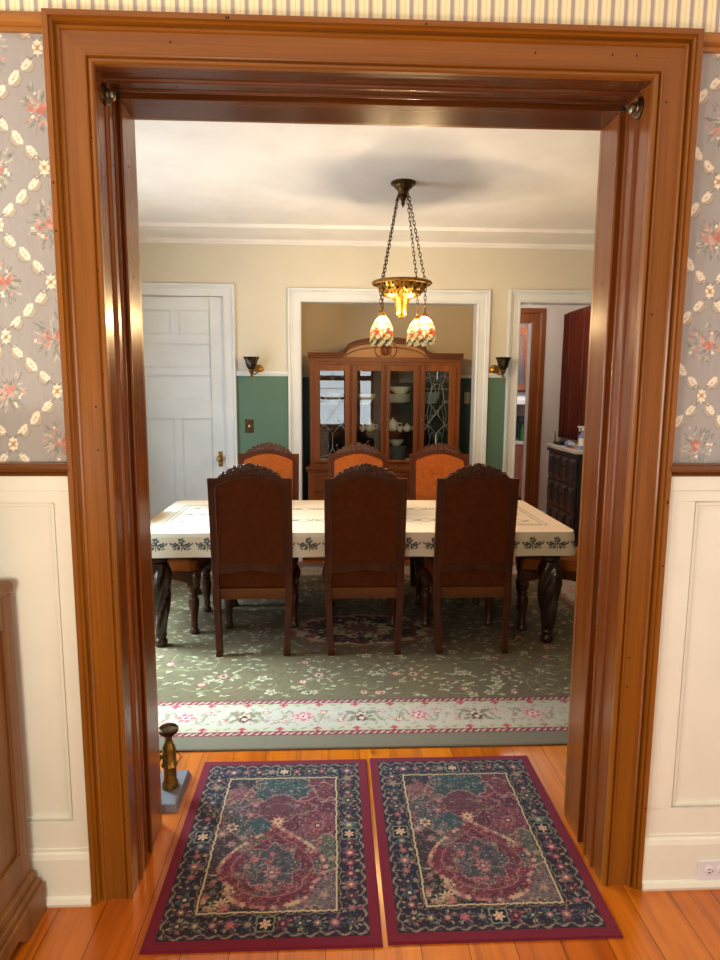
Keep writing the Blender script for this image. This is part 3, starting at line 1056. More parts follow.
struct(b.build('wall_kitchen', M['tile']))
struct(MB().box(1.2, 4.2, PY + .2, 10.1, 2.86, 2.95).build('ceiling_kitchen', M['ceil']))

t = thing('kitchen_cabinet', 'wood kitchen wall cabinet with a glazed door seen through the far doorway', 'cabinet', (2.88, 9.70, 1.70))
MB().box(-0.30, 0.45, 0.02, 0.33, 0, 0.92).build('body', M['kitchenwood'], t)
for x0 in (-0.30, 0.075):
    d = MB()
    x1 = x0 + 0.37
    d.box(x0 + .004, x0 + .06, 0, 0.02, 0, .92).box(x1 - .06, x1 - .004, 0, 0.02, 0, .92).box(x0 + .06, x1 - .06, 0, 0.02, 0, .09).box(x0 + .06, x1 - .06, 0, 0.02, .83, .92)
    d = d.build('cabinet_door', M['kitchenwood'], t)
    MB().box(x0 + .06, x1 - .06, 0.008, 0.012, .09, .83).build('pane', M['glass'], d)
    MB().ball((x1 - .03 if x0 < 0 else x0 + .03, -0.012, .1), .012).build('knob', M['brass'], d)
t = thing('range_hood', 'white range hood below the kitchen wall cabinet', 'hood', (2.9, 9.73, 1.488))
MB().prism([(0, 0), (0, 0.07), (0.1, 0.19), (0.30, 0.19), (0.30, 0)], -0.30, 0.40, 'yz').build('canopy', M['plastic'], t, bevel=0.004)
MB().box(-0.27, 0.37, 0.03, 0.27, -0.008, 0).build('filter', M['nickel'], t)
t = thing('kitchen_counter', 'kitchen base cabinet with a pale counter seen through the far doorway', 'counter', (2.88, 9.44, 0))
MB().box(-0.5, 0.9, 0.03, 0.58, 0.1, 0.90).build('carcass', M['kitchenwood'], t)
MB().box(-0.5, 0.9, 0.0, 0.59, 0.90, 0.94).build('worktop', M['marble'], t, bevel=0.004)
for k in range(3):
    d = MB().box(-0.48 + k * .46, -0.04 + k * .46, 0.01, 0.03, 0.12, 0.70).box(-0.42 + k * .46, -0.10 + k * .46, 0.004, 0.01, 0.18, 0.64).build('cabinet_door', M['kitchenwood'], t)
    MB().ball((-0.08 + k * .46, 0, 0.62), .012).build('knob', M['brass'], d)
    d = MB().box(-0.48 + k * .46, -0.04 + k * .46, 0.01, 0.03, 0.72, 0.88).build('drawer', M['kitchenwood'], t)
    MB().ball((-0.26 + k * .46, 0, 0.80), .012).build('knob', M['brass'], d)
t = thing('green_bottle', 'bright green bottle on the kitchen counter', 'bottle', (2.86, 9.60, 0.942))
MB().lathe([(0.03, 0), (0.032, 0.01), (0.032, 0.15), (0.012, 0.20), (0.012, 0.25)], n=16).build('body', M['greenglass'], t)
MB().lathe([(0.014, 0.25), (0.014, 0.275)], n=12).build('cap', M['black'], t)
t = thing('coffee_maker', 'black appliance standing behind the green bottle on the kitchen counter', 'appliance', (2.95, 9.78, 0.948))
MB().box(-0.13, 0.13, -0.02, 0.14, 0, 0.36).box(-0.13, 0.13, -0.12, -0.02, 0.27, 0.36).box(-0.13, 0.13, -0.12, -0.02, 0, 0.03).build('body', M['black'], t, bevel=0.01)
MB().lathe([(0.05, 0.03), (0.065, 0.08), (0.06, 0.16), (0.04, 0.19)], (0, -0.06, 0), 16).build('jug', M['crystal'], t)

# dark sideboard against the wall of the far room
SX, SY0, SY1, SZ = 2.50, 6.44, 7.34, 1.085
t = thing('sideboard', 'black sideboard with raised square panels and a pale top in the far room', 'sideboard', (SX, SY0, 0))
L = SY1 - SY0
MB().box(0.02, 0.42, 0, L, 0.08, SZ - 0.035).build('carcass', M['ebony'], t)
MB().box(-0.03, 0.43, -0.02, L + 0.03, SZ - 0.035, SZ).build('worktop', M['marble'], t, bevel=0.005)
MB().box(0.0, 0.42, 0, L, 0, 0.08).build('plinth', M['ebony'], t, bevel=0.004)
MB().box(-0.012, 0.02, -0.005, L + .005, SZ - .075, SZ - .035).build('top_moulding', M['ebony'], t, bevel=0.004)
for r_, (z0, z1) in enumerate(((0.11, 0.40), (0.42, 0.70), (0.72, 1.0))):
    for k in range(4):
        q0 = 0.02 + k * (L - .04) / 4
        q1 = q0 + (L - .04) / 4 - .012
        d = MB().box(0.0, 0.02, q0, q1, z0, z1)
        v = []
        for e, xx in ((0.02, 0.0), (0.05, -0.018)):
            v += [(xx, q0 + e, z0 + e), (xx, q1 - e, z0 + e), (xx, q1 - e, z1 - e), (xx, q0 + e, z1 - e)]
        d.add(v, [(4, 5, 6, 7), (0, 1, 5, 4), (1, 2, 6, 5), (2, 3, 7, 6), (3, 0, 4, 7)])
        d = d.build('drawer', M['ebony'], t, bevel=0.002)
        MB().ball((-0.026, (q0 + q1) / 2, (z0 + z1) / 2 + .03), .011).build('knob', M['bronze'], d)
t = thing('router', 'black flat router with two upright aerials on the pale sideboard top', 'router', (2.60, 7.20, SZ))
MB().box(-0.06, 0.10, -0.12, 0.10, 0.004, 0.032).build('case', M['black'], t, bevel=0.006)
for y, x in ((0.09, -0.04), (-0.02, 0.06)):
    MB().tube([(x, y, 0.03), (x, y + .004, 0.06), (x, y + .01, 0.15)], [0.006, 0.006, 0.004], 8).build('antenna', M['black'], t)
t = thing('spray_bottle', 'pale blue spray bottle standing on the far room sideboard', 'bottle', (2.60, 6.58, SZ))
MB().lathe([(0.04, 0), (0.042, 0.02), (0.042, 0.14), (0.018, 0.18), (0.016, 0.20)], n=18).build('body', M['bluepack'], t)
MB().lathe([(0.018, 0.20), (0.018, 0.225)], n=14).box(-0.055, 0.02, -0.01, 0.01, 0.225, 0.245).box(-0.04, -0.032, -0.008, 0.008, 0.19, 0.225).build('spray_head', M['plastic'], t)
MB().lathe([(0.043, 0.04), (0.043, 0.12)], n=18).build('label_band', M['china'], t)
t = thing('snack_bag', 'crumpled blue and white packet on the sideboard beside the router', 'packet', (2.60, 6.95, SZ))
r2 = random.Random(4)
bb = MB().ball((0, 0, 0.035), (0.05, 0.06, 0.034), 14, 9)
bb.map(lambda x, y, z: (x * r2.uniform(.85, 1.12), y * r2.uniform(.85, 1.12), max(0.001, z * r2.uniform(.9, 1.1)))).build('packet', M['bluepack'], t)
MB().box(-0.03, 0.03, -0.065, -0.05, 0.02, 0.05).build('sealed_edge', M['china'], t)
o = MB().box(2.52, 2.60, 6.72, 6.84, SZ, SZ + 0.003).build('greeting_card', M['redpack'])
tag(o, 'small red card lying on the front edge of the pale sideboard top', 'card')

# dark red curtain on the far room wall
v, f = [], []
nz, nyy = 14, 140
for j in range(nz):
    z = 1.12 + (2.62 - 1.12) * j / (nz - 1)
    for i in range(nyy):
        y = 6.48 + 1.47 * i / (nyy - 1)
        a = 0.028 * math.sin(i * 0.62 + 0.3 * math.sin(j * .4)) + 0.008 * math.sin(i * 1.7)
        v.append((2.86 + a, y, z))
for j in range(nz - 1):
    for i in range(nyy - 1):
        f.append((j * nyy + i, j * nyy + i + 1, (j + 1) * nyy + i + 1, (j + 1) * nyy + i))
t = thing('curtain', 'dark red curtain hanging above the black sideboard in the far room', 'curtain', (0, 0, 0))
o = MB().add(v, f, 0, True).build('drape', M['curtain'], t)
o.modifiers.new('solid', 'SOLIDIFY').thickness = 0.004
MB().tube([(2.90, 6.42, 2.635), (2.90, 7.98, 2.635)], 0.012, 10).build('rod', M['bronze'], t)

# =================================================================== rugs
rand = random.Random(21)
MAR, NAV, PLM, TEA, PNK, IVO, OLV, BLK = (104, 22, 48), (34, 30, 50), (92, 38, 62), (52, 78, 84), (172, 92, 104), (206, 190, 160), (92, 88, 66), (26, 22, 32)


def flower(c, x, y, r, cols, rr, n=6):
    c.rose(x, y, r, n, .28, cols[0], rr.uniform(0, 1))
    c.rose(x, y, r * .62, n, .2, cols[1], rr.uniform(0, 1))
    c.ell(x, y, r * .28, r * .28, cols[2])


def entry_rug():
    W, H = 0.732, 1.0
    c = Canvas(W, H, 0.0030, MAR)
    rr = rand
    DKS = [(38, 32, 46), (30, 26, 38), (48, 34, 50), (34, 38, 50)]
    # border ground, dense with small leaves
    e0 = .036
    c.rect(e0, W - e0, e0, H - e0, (38, 32, 46))
    for k in range(2300):
        x, y = rr.uniform(e0, W - e0), rr.uniform(e0, H - e0)
        c.ell(x, y, rr.uniform(.003, .008), rr.uniform(.0016, .0032), rr.choice([(70, 46, 68), (74, 94, 96), (104, 56, 74), (28, 24, 34), (128, 116, 100), (84, 66, 74), (60, 74, 84)]), rr.uniform(0, PI), .8)
    for m, amp, wd, col, ph in ((.048, .006, .0075, (132, 118, 108), 0), (.052, .005, .0035, (54, 40, 50), 1.5), (.128, .004, .004, (122, 108, 98), 2)):
        for k in range(2):
            ys = np.linspace(m, H - m, 160)
            x = m if k == 0 else W - m
            c.line([(x + amp * math.sin(yy * 120 + ph) + amp * .5 * math.sin(yy * 47), yy) for yy in ys], wd, col)
            xs = np.linspace(m, W - m, 120)
            y = m if k == 0 else H - m
            c.line([(xx, y + amp * math.sin(xx * 120 + ph) + amp * .5 * math.sin(xx * 47)) for xx in xs], wd, col)
    m = .090
    pts = [(x, yy) for x in np.linspace(m, W - m, 11) for yy in (m, H - m)] + [(x, yy) for yy in np.linspace(m + .055, H - m - .055, 15) for x in (m, W - m)]
    for i, (x, y) in enumerate(pts):
        big = i % 3 == 0
        flower(c, x, y, .023 if big else .015, [rr.choice([(76, 92, 98), (108, 56, 72), (96, 86, 78), (66, 60, 82)]), rr.choice([(158, 92, 102), (44, 38, 52), (138, 126, 108)]), rr.choice([(196, 180, 152), (176, 100, 104), (170, 154, 130)])], rr, rr.choice([5, 6, 8]))
        for k in range(6):
            a = rr.uniform(0, 2 * PI)
            c.ell(x + .028 * math.cos(a), y + .024 * math.sin(a), .008, .0034, rr.choice([(112, 118, 112), (150, 92, 100), (146, 134, 112), (70, 90, 94)]), a)
    for x, y in ((W / 2, m), (W / 2, H - m), (m, H / 2), (W - m, H / 2)):
        c.rose(x, y, .034, 4, .2, (110, 120, 112), PI / 4)
        c.rose(x, y, .028, 4, .2, (26, 22, 30), PI / 4)
        flower(c, x, y, .016, [(200, 176, 150), (190, 130, 120), IVO], rr, 6)
    # field, trimmed later by the ground kept here
    f0 = .138
    keep = c.a.copy()
    c.rect(f0, W - f0, f0, H - f0, (84, 36, 56))
    fw, fh = W - 2 * f0, H - 2 * f0
    cx = W / 2

    def U(u, v):
        return f0 + u * fw, f0 + v * fh

    def patch(u, v, rx, ry, n, amp, col, edge):
        x, y = U(u, v)
        sy = ry / rx
        c.rose(x, y, rx * 1.08, n, amp, edge, PI / 2, 1, sy)
        c.rose(x, y, rx, n, amp, col, PI / 2, 1, sy)

    def speck(u0, u1, v0, v1, n, cols, al=.7):
        for k in range(n):
            x, y = U(rr.uniform(u0, u1), rr.uniform(v0, v1))
            c.ell(x, y, rr.uniform(.003, .009), rr.uniform(.0016, .0036), rr.choice(cols), rr.uniform(0, PI), al)

    def posies(u0, u1, v0, v1, n, pal, r0=.010, r1=.019):
        for k in range(n):
            x, y = U(rr.uniform(u0, u1), rr.uniform(v0, v1))
            flower(c, x, y, rr.uniform(r0, r1), [rr.choice(pal), rr.choice([(48, 40, 58), (170, 116, 116), (78, 44, 62)]), rr.choice([(190, 172, 146), (160, 90, 96)])], rr, rr.choice([5, 6, 8]))
            for q in range(3):
                a = rr.uniform(0, 2 * PI)
                c.line([(x, y), (x + .022 * math.cos(a), y + .02 * math.sin(a)), (x + .032 * math.cos(a + .6), y + .028 * math.sin(a + .6))], .0024, rr.choice([(150, 126, 104), (44, 38, 52), (92, 106, 102)]), .8)
    MIX = [(150, 96, 104), (64, 88, 94), (40, 32, 46), (112, 44, 64), (126, 116, 100), (176, 160, 136), (72, 50, 70), (92, 90, 80)]
    patch(.02, .95, .11, .09, 9, .08, (44, 36, 46), (150, 116, 108))
    patch(.98, .95, .11, .09, 9, .08, (96, 44, 62), (140, 100, 100))
    patch(.12, .78, .10, .10, 8, .08, (126, 78, 84), (92, 60, 70))
    patch(.88, .80, .10, .10, 8, .08, (104, 46, 62), (150, 110, 108))
    patch(.16, .58, .13, .15, 8, .08, (74, 70, 78), (140, 112, 106))
    patch(.40, .60, .10, .13, 6, .12, (56, 78, 86), (110, 106, 104))
    patch(.82, .57, .15, .16, 12, .05, (92, 40, 62), (150, 92, 98))
    patch(.84, .57, .075, .085, 10, .10, (124, 62, 78), (70, 40, 58))
    patch(.10, .36, .12, .11, 8, .10, (58, 44, 50), (128, 102, 94))
    patch(.92, .30, .11, .13, 8, .10, (84, 92, 84), (150, 120, 110))
    patch(.06, .06, .17, .13, 9, .10, (34, 30, 36), (160, 142, 116))
    patch(.92, .07, .16, .13, 9, .10, (104, 90, 98), (160, 132, 120))
    # dome at the head of the field with its swags
    patch(.50, .90, .115, .10, 12, .05, (48, 72, 78), (150, 120, 110))
    patch(.50, .72, .12, .07, 4, .20, (96, 52, 66), (150, 110, 108))
    for s_ in (-1, 1):
        c.line([U(.5 + s_ * (.22 + .28 * t), .90 - .16 * t + .05 * math.sin(t * 9)) for t in np.linspace(0, 1, 24)], .008, (150, 118, 112))
    # ogee medallion
    def ogee(k):
        prof = [(0, .57), (.05, .535), (.12, .50), (.21, .455), (.30, .40), (.37, .335), (.40, .27), (.37, .21), (.30, .16), (.30, .11), (.24, .07), (.14, .045), (0, .03)]
        P_ = [U(.5 + x * k, .30 + (y - .30) * k) for x, y in prof]
        return P_ + [U(.5 - x * k, .30 + (y - .30) * k) for x, y in prof[::-1][1:-1]]
    c.poly(ogee(1.07), (156, 104, 106))
    c.poly(ogee(1.0), (110, 42, 60))
    c.poly(ogee(.80), (112, 56, 68))
    c.poly(ogee(.74), (96, 40, 60))
    patch(.5, .28, .085, .10, 8, .14, (68, 68, 78), (160, 108, 112))
    # weave and flowers over every panel
    speck(0, 1, 0, 1, 4600, MIX + [(30, 24, 34), (190, 174, 150), (36, 30, 40), (58, 56, 60)], .42)
    posies(.3, .7, .84, .97, 8, [(74, 104, 106), (60, 84, 92)], .007, .012)
    posies(0, .35, .42, .75, 16, [(132, 112, 118), (70, 92, 98), (150, 100, 104)])
    posies(.65, 1, .42, .75, 12, [(140, 76, 92), (112, 52, 72)])
    posies(.2, .8, .08, .5, 30, [(140, 72, 88), (96, 90, 98), (158, 96, 100), (74, 92, 92)])
    posies(0, .22, 0, .18, 12, [(176, 160, 132), (150, 96, 92), (190, 176, 148)])
    posies(.78, 1, 0, .4, 14, [(130, 124, 112), (150, 118, 116), (92, 100, 94)])
    posies(0, 1, 0, 1, 26, [(132, 70, 86), (84, 88, 96), (104, 98, 88)], .008, .014)
    flower(c, *U(.5, .61), .024, [(178, 130, 116), (200, 180, 150), (150, 60, 70)], rr, 8)
    flower(c, *U(.84, .57), .026, [(150, 96, 104), (90, 46, 66), (190, 160, 140)], rr, 10)
    flower(c, *U(.12, .57), .020, [(190, 172, 150), (150, 110, 108), (96, 60, 72)], rr, 6)
    flower(c, *U(.5, .24), .024, [(170, 110, 112), (88, 80, 96), (186, 150, 140)], rr, 8)
    c.line(ogee(1.035) + ogee(1.035)[:1], .007, (170, 124, 118), .95)
    c.line(ogee(.80) + ogee(.80)[:1], .0035, (160, 110, 108), .8)
    og = ogee(1.035)
    for (x0, y0), (x1, y1) in zip(og, og[1:] + og[:1]):
        for t in (0, .35, .7):
            c.rose(x0 + (x1 - x0) * t, y0 + (y1 - y0) * t, rr.uniform(.006, .010), 5, .3, rr.choice([(172, 128, 120), (150, 100, 104), (186, 160, 136), (96, 52, 68)]), rr.uniform(0, 3), .9)
    inside = ((c.xs > f0) & (c.xs < W - f0))[None, :] & ((c.ys > f0) & (c.ys < H - f0))[:, None]
    c.a = np.where(inside[..., None], c.a, keep)

    # ivory line round the field
    def rough(p0, p1):
        return [(p0[0] + (p1[0] - p0[0]) * t + rr.uniform(-.002, .002), p0[1] + (p1[1] - p0[1]) * t + rr.uniform(-.002, .002)) for t in np.linspace(0, 1, 70)]
    for wd, col in ((.012, (52, 42, 50)), (.0062, (190, 174, 144))):
        q = [(f0, f0), (W - f0, f0), (W - f0, H - f0), (f0, H - f0), (f0, f0)]
        for p0, p1 in zip(q[:-1], q[1:]):
            c.line(rough(p0, p1), wd, col)
    # plain binding
    for x0, x1, y0, y1 in ((0, e0, 0, H + 1), (W - e0, W + 1, 0, H + 1), (0, W + 1, 0, e0), (0, W + 1, H - e0, H + 1)):
        c.rect(x0, x1, y0, y1, (112, 24, 46))
    c.a *= np.array([0.95, 0.90, 0.82])
    return c


rug = slab_from(entry_rug(), 'area_rug', 0.009, [M['rug'], M['rugside']])
tag(rug, 'maroon-bordered oriental mat in the doorway beside the brass fitting', 'rug', 'pair of oriental mats in the doorway')
rug.location = (-0.212, 2.240, 0)
rug2 = rug.copy()
COL.objects.link(rug2)
rug2.location = (0.536, 2.246, 0)
rug2['label'] = 'maroon-bordered oriental mat in the doorway on the outlet side, away from the brass fitting'


def dining_carpet():
    W, H = 4.30, 3.30
    c = Canvas(W, H, 0.0078, (104, 85, 54))
    rr = random.Random(11)
    cx, cy = W / 2, H / 2
    # field: vines and pale leaves
    for k in range(5200):
        x, y = rr.uniform(.47, W - .47), rr.uniform(.47, H - .47)
        c.ell(x, y, rr.uniform(.008, .016), .006, rr.choice([(82, 72, 50), (108, 98, 72), (74, 64, 46)]), rr.uniform(0, PI), .7)
    for k in range(1500):
        x, y = rr.uniform(.5, W - .5), rr.uniform(.5, H - .5)
        a = rr.gauss(0, .5)
        c.ell(x, y, rr.uniform(.012, .022), rr.uniform(.005, .0075), rr.choice([(170, 156, 116), (182, 170, 132), (150, 138, 98)]), a)
    for k in range(90):
        x, y = rr.uniform(.5, W - .5), rr.uniform(.5, H - .5)
        R = rr.uniform(.06, .20)
        a0 = rr.uniform(0, 6)
        c.line([(x + R * (1 - t * .6) * math.cos(a0 + 4.5 * t), y + R * (1 - t * .6) * math.sin(a0 + 4.5 * t)) for t in np.linspace(0, 1, 20)], .0075, (140, 128, 88), .75)
    for k in range(110):
        x, y = rr.uniform(.5, W - .5), rr.uniform(.5, H - .5)
        flower(c, x, y, rr.uniform(.016, .030), [(184, 170, 134), (112, 100, 66), (170, 130, 100)], rr, 5)
    for k in range(60):
        x, y = rr.uniform(.5, W - .5), rr.uniform(.5, H - .5)
        flower(c, x, y, .026, [(150, 72, 66), (206, 180, 140), (110, 40, 44)], rr, 6)
    # centre medallion
    my = 1.52
    c.rose(cx, my, .50, 16, .04, (150, 66, 56), 0, 1, .62)
    c.rose(cx, my, .47, 16, .04, (184, 160, 118), 0, 1, .62)
    c.rose(cx, my, .42, 12, .06, (96, 40, 38), 0, 1, .62)
    c.rose(cx, my, .32, 12, .10, (32, 30, 36), 0, 1, .62)
    c.rose(cx, my, .22, 10, .10, (190, 170, 124), 0, 1, .7)
    c.rose(cx, my, .14, 8, .14, (120, 56, 48), 0, 1, .8)
    for k in range(300):
        a, q = rr.uniform(0, 2 * PI), rr.uniform(.1, .46)
        c.ell(cx + q * math.cos(a), my + .62 * q * math.sin(a), .02, .009, rr.choice([(200, 180, 140), (60, 44, 40), (160, 90, 70), (120, 112, 76)]), a)
    for xx in np.linspace(.75, W - .75, 6):
        for yy in (.78, H - .78):
            flower(c, xx, yy, .042, [(120, 66, 56), (170, 150, 112), (80, 46, 42)], rr, 8)
            for a in np.linspace(0, 2 * PI, 9)[:-1]:
                c.ell(xx + .08 * math.cos(a), yy + .07 * math.sin(a), .018, .008, (170, 156, 118), a)
    # borders, drawn once per side in (u along the side, v from the outer edge)
    CR, RD, DK, OG = (180, 162, 140), (132, 34, 46), (70, 54, 44), (112, 98, 76)
    for side in range(4):
        Ls = W if side % 2 == 0 else H

        def P(u, v):
            return {0: (u, v), 1: (W - v, u), 2: (Ls - u, H - v), 3: (v, Ls - u)}[side]
        rot = side * PI / 2

        def band(v0, v1, col):
            n = [P(v0, v0), P(Ls - v0, v0), P(Ls - v1, v1), P(v1, v1)]
            xs, ys = [p[0] for p in n], [p[1] for p in n]
            w = c.win(min(xs) - 1e-6, max(xs) + 1e-6, min(ys) - 1e-6, max(ys) + 1e-6)
            sl, X, Y = w
            V = {0: Y, 1: W - X, 2: H - Y, 3: X}[side]
            U = {0: X, 1: Y, 2: Ls - X, 3: Ls - Y}[side]
            c.put(sl, (V >= v0) & (V <= v1) & (U >= V - 1e-6) & (U <= Ls - V + 1e-6), col)
        band(0, .120, OG)
        band(.120, .150, CR)
        band(.150, .195, (178, 162, 130))
        band(.195, .395, CR)
        band(.395, .440, (178, 162, 130))
        band(.440, .470, CR)
        # barber-pole lines
        for u in np.arange(.13, Ls - .13, .034):
            for v0 in (.135, .455):
                if u > v0:
                    c.line([P(u, v0 - .010), P(u + .022, v0 + .010)], .015, RD)
        for v0 in (.120, .150, .440, .470):
            c.line([P(v0, v0), P(Ls - v0, v0)], .007, (120, 40, 46))
        # guards: little flowers and leaves
        for i, u in enumerate(np.arange(.17, Ls - .17, .095)):
            for v0 in (.172, .418):
                x, y = P(u, v0)
                if i % 2 == 0:
                    for a in (0, PI / 2, PI, 1.5 * PI):
                        c.ell(x + .012 * math.cos(a), y + .012 * math.sin(a), .011, .008, (168, 60, 70), a)
                else:
                    for s in (-1, 1):
                        c.ell(*P(u + s * .022, v0 + s * .006), .018, .006, (140, 128, 90), rot + s * .5)
        # main border: palmettes, vines, roses over small scattered leaves
        for k in range(int(Ls * 150)):
            c.ell(*P(rr.uniform(.3, Ls - .3), rr.uniform(.205, .385)), rr.uniform(.008, .018), rr.uniform(.004, .007), rr.choice([(164, 140, 112), (150, 132, 96), (176, 122, 112), (136, 122, 90), (196, 172, 140)]), rr.uniform(0, PI), .75)
        for i, u in enumerate(np.arange(.30, Ls - .25, .30)):
            x, y = P(u, .295)
            if i % 2 == 0:
                for s in (-1, 1):
                    c.line([P(u + s * (.02 + .10 * t), .295 + .05 * math.sin(t * 5)) for t in np.linspace(0, 1, 16)], .009, (120, 112, 80))
                    c.ell(*P(u + s * .06, .33), .026, .013, (128, 118, 84), rot + s * .6)
                    c.ell(*P(u + s * .055, .255), .026, .012, (128, 118, 84), rot - s * .6)
                flower(c, x, y, .048, [(124, 104, 76), (206, 170, 140), (56, 30, 34)], rr, 7)
                c.rose(*P(u, .27), .026, 5, .2, (70, 34, 38))
                c.rose(*P(u, .27), .014, 5, .2, (210, 170, 140))
            else:
                for q in range(9):
                    a = q * 2 * PI / 9
                    c.ell(x + .046 * math.cos(a), y + .040 * math.sin(a), .022, .011, (204, 150, 136), a)
                flower(c, x, y, .036, [(176, 96, 96), (216, 180, 160), (150, 60, 70)], rr, 6)
                for s in (-1, 1):
                    c.line([P(u + s * (.05 + .08 * t), .295 - s * .06 * math.sin(t * 5)) for t in np.linspace(0, 1, 14)], .008, (132, 122, 88))
                    for q in range(3):
                        c.ell(*P(u + s * (.07 + .02 * q), .24 + .05 * q), .018, .008, (150, 136, 100), rot + q)
            for s in (-1, 1):
                flower(c, *P(u + s * .105, .295 + s * .04), .018, [(180, 90, 90), (220, 190, 160), (130, 50, 60)], rr, 5)
    return c


car = slab_from(dining_carpet(), 'dining_carpet', 0.011, [M['rug'], M['rug']])
tag(car, 'large olive green floral carpet with cream and red border under the dining table', 'carpet')
car.location = (0.20, 2.838 + 1.65, 0)

# ================================================================== table
TC = (0.160, 4.640)
HX, HY = 1.415, 0.605
ZTOP = 0.776
t = thing('dining_table', 'long dark wooden dining table on rope-twist legs under the white cloth', 'table', (TC[0], TC[1], 0.011))
MB().prism([p for cx_, cy_, a0 in ((HX - .066, -HY + .066, -PI / 2), (HX - .066, HY - .066, 0), (-HX + .066, HY - .066, PI / 2), (-HX + .066, -HY + .066, PI)) for p in arc(cx_, cy_, .066, a0, a0 + PI / 2, 8)], ZTOP - 0.045, ZTOP - 0.011, 'xy').build('tabletop', M['tablewood'], t, bevel=0.006)
b = MB()
for s in (-1, 1):
    b.box(-1.25, 1.25, s * 0.55 - .014, s * 0.55 + .014, 0.625, ZTOP - .045)
    b.box(s * 1.285 - .014, s * 1.285 + .014, -0.52, 0.52, 0.625, ZTOP - .045)
b.build('apron', M['tablewood'], t)


def rope(a, z, r):
    if 0.09 < z < 0.56:
        e = min(1, (z - .09) / .05, (.56 - z) / .05)
        return r * (1 + 0.19 * e * math.cos(5 * a - z * 26))
    return r


prof = [(0.036, 0), (0.042, 0.012), (0.044, 0.03), (0.038, 0.045), (0.030, 0.055), (0.038, 0.065), (0.040, 0.078), (0.034, 0.09)]
for k in range(26):
    q = k / 25
    prof.append((0.038 + 0.034 * math.sin(min(1, q * 1.15) * PI / 2) ** 1.3 - 0.012 * max(0, q - .85) / .15, 0.09 + 0.47 * q))
prof += [(0.050, 0.565), (0.062, 0.575), (0.062, 0.59), (0.052, 0.60)]
for sx in (-1, 1):
    for sy in (-1, 1):
        g = MB().lathe(prof, (sx * 1.285, sy * 0.545, 0), 30, rope)
        g.box(sx * 1.285 - .055, sx * 1.285 + .055, sy * .545 - .055, sy * .545 + .055, 0.60, ZTOP - .045)
        g.build('leg', M['tablewood'], t)

# -------------------------------------------------------------- tablecloth
CX, CYh = HX + 0.010, HY + 0.010
CLZ = 0.0112 + ZTOP - 0.007
CW, CH = 2 * CX, 2 * CYh
CLOTH, MOT = (222, 205, 178), (80, 80, 72)
c = Canvas(CW, CH, 0.0075, CLOTH)
LN = (124, 122, 112)


def scroll(x, y, s=1.0):
    for q in (-1, 1):
        for t_ in (-1, 1):
            c.line([(x + q * s * (.03 + .10 * u), y + t_ * s * .05 * math.sin(u * PI)) for u in np.linspace(0, 1, 14)], .011, LN)
        c.rose(x + q * s * .14, y, .022 * s, 5, .25, LN)
    c.rose(x, y, .032 * s, 6, .3, LN)
    c.rose(x, y, .016 * s, 6, .3, CLOTH)


for s in (0, 1):
    X0 = .12 if s == 0 else CW - .12 - .46
    for m_ in (0, .03):
        q = [(X0 + m_, .22 + m_), (X0 + .46 - m_, .22 + m_), (X0 + .46 - m_, CH - .22 - m_), (X0 + m_, CH - .22 - m_), (X0 + m_, .22 + m_)]
        c.line(q, .012, LN)
    for yy in (.36, CH / 2, CH - .36):
        scroll(X0 + .23, yy, .9)
for xx in (.85, 1.14, 1.43, 1.72, 2.0):
    scroll(xx, .40)
    scroll(xx, CH - .40)
c.line([(.62, CH / 2), (CW - .62, CH / 2)], .006, LN, .35)
# top sheet, its rim pulled to a rounded rectangle
RC = 0.07
X, Y = np.meshgrid(c.xs - CX, c.ys - CYh)
ux, uy = np.clip(X, -CX + RC, CX - RC), np.clip(Y, -CYh + RC, CYh - RC)
dx, dy = X - ux, Y - uy
d = np.hypot(dx, dy)
k = np.where(d > RC, RC / np.maximum(d, 1e-9), 1)
X, Y = ux + dx * k, uy + dy * k
top = np.stack([X.ravel(), Y.ravel(), np.full(X.size, CLZ)], axis=1)
tq = grid_faces(c.nx, c.ny)
tcol = c.colours()
# hanging skirt
sx_, sy_ = CX - RC, CYh - RC
segs = [2 * sx_, RC * PI / 2, 2 * sy_, RC * PI / 2] * 2
PER = sum(segs)


def rim(s):
    s %= PER
    a = -PI / 2
    cs = [(sx_, -sy_), (sx_, sy_), (-sx_, sy_), (-sx_, -sy_)]
    st = [(-sx_, -CYh, 1, 0), (CX, -sy_, 0, 1), (sx_, CYh, -1, 0), (-CX, sy_, 0, -1)]
    for i in range(4):
        Ls = segs[2 * i]
        if s <= Ls:
            x, y, ex, ey = st[i]
            return x + ex * s, y + ey * s, ey, -ex
        s -= Ls
        if s <= RC * PI / 2:
            g = a + i * PI / 2 + s / RC
            return cs[i][0] + RC * math.cos(g), cs[i][1] + RC * math.sin(g), math.cos(g), math.sin(g)
        s -= RC * PI / 2
    return rim(0)


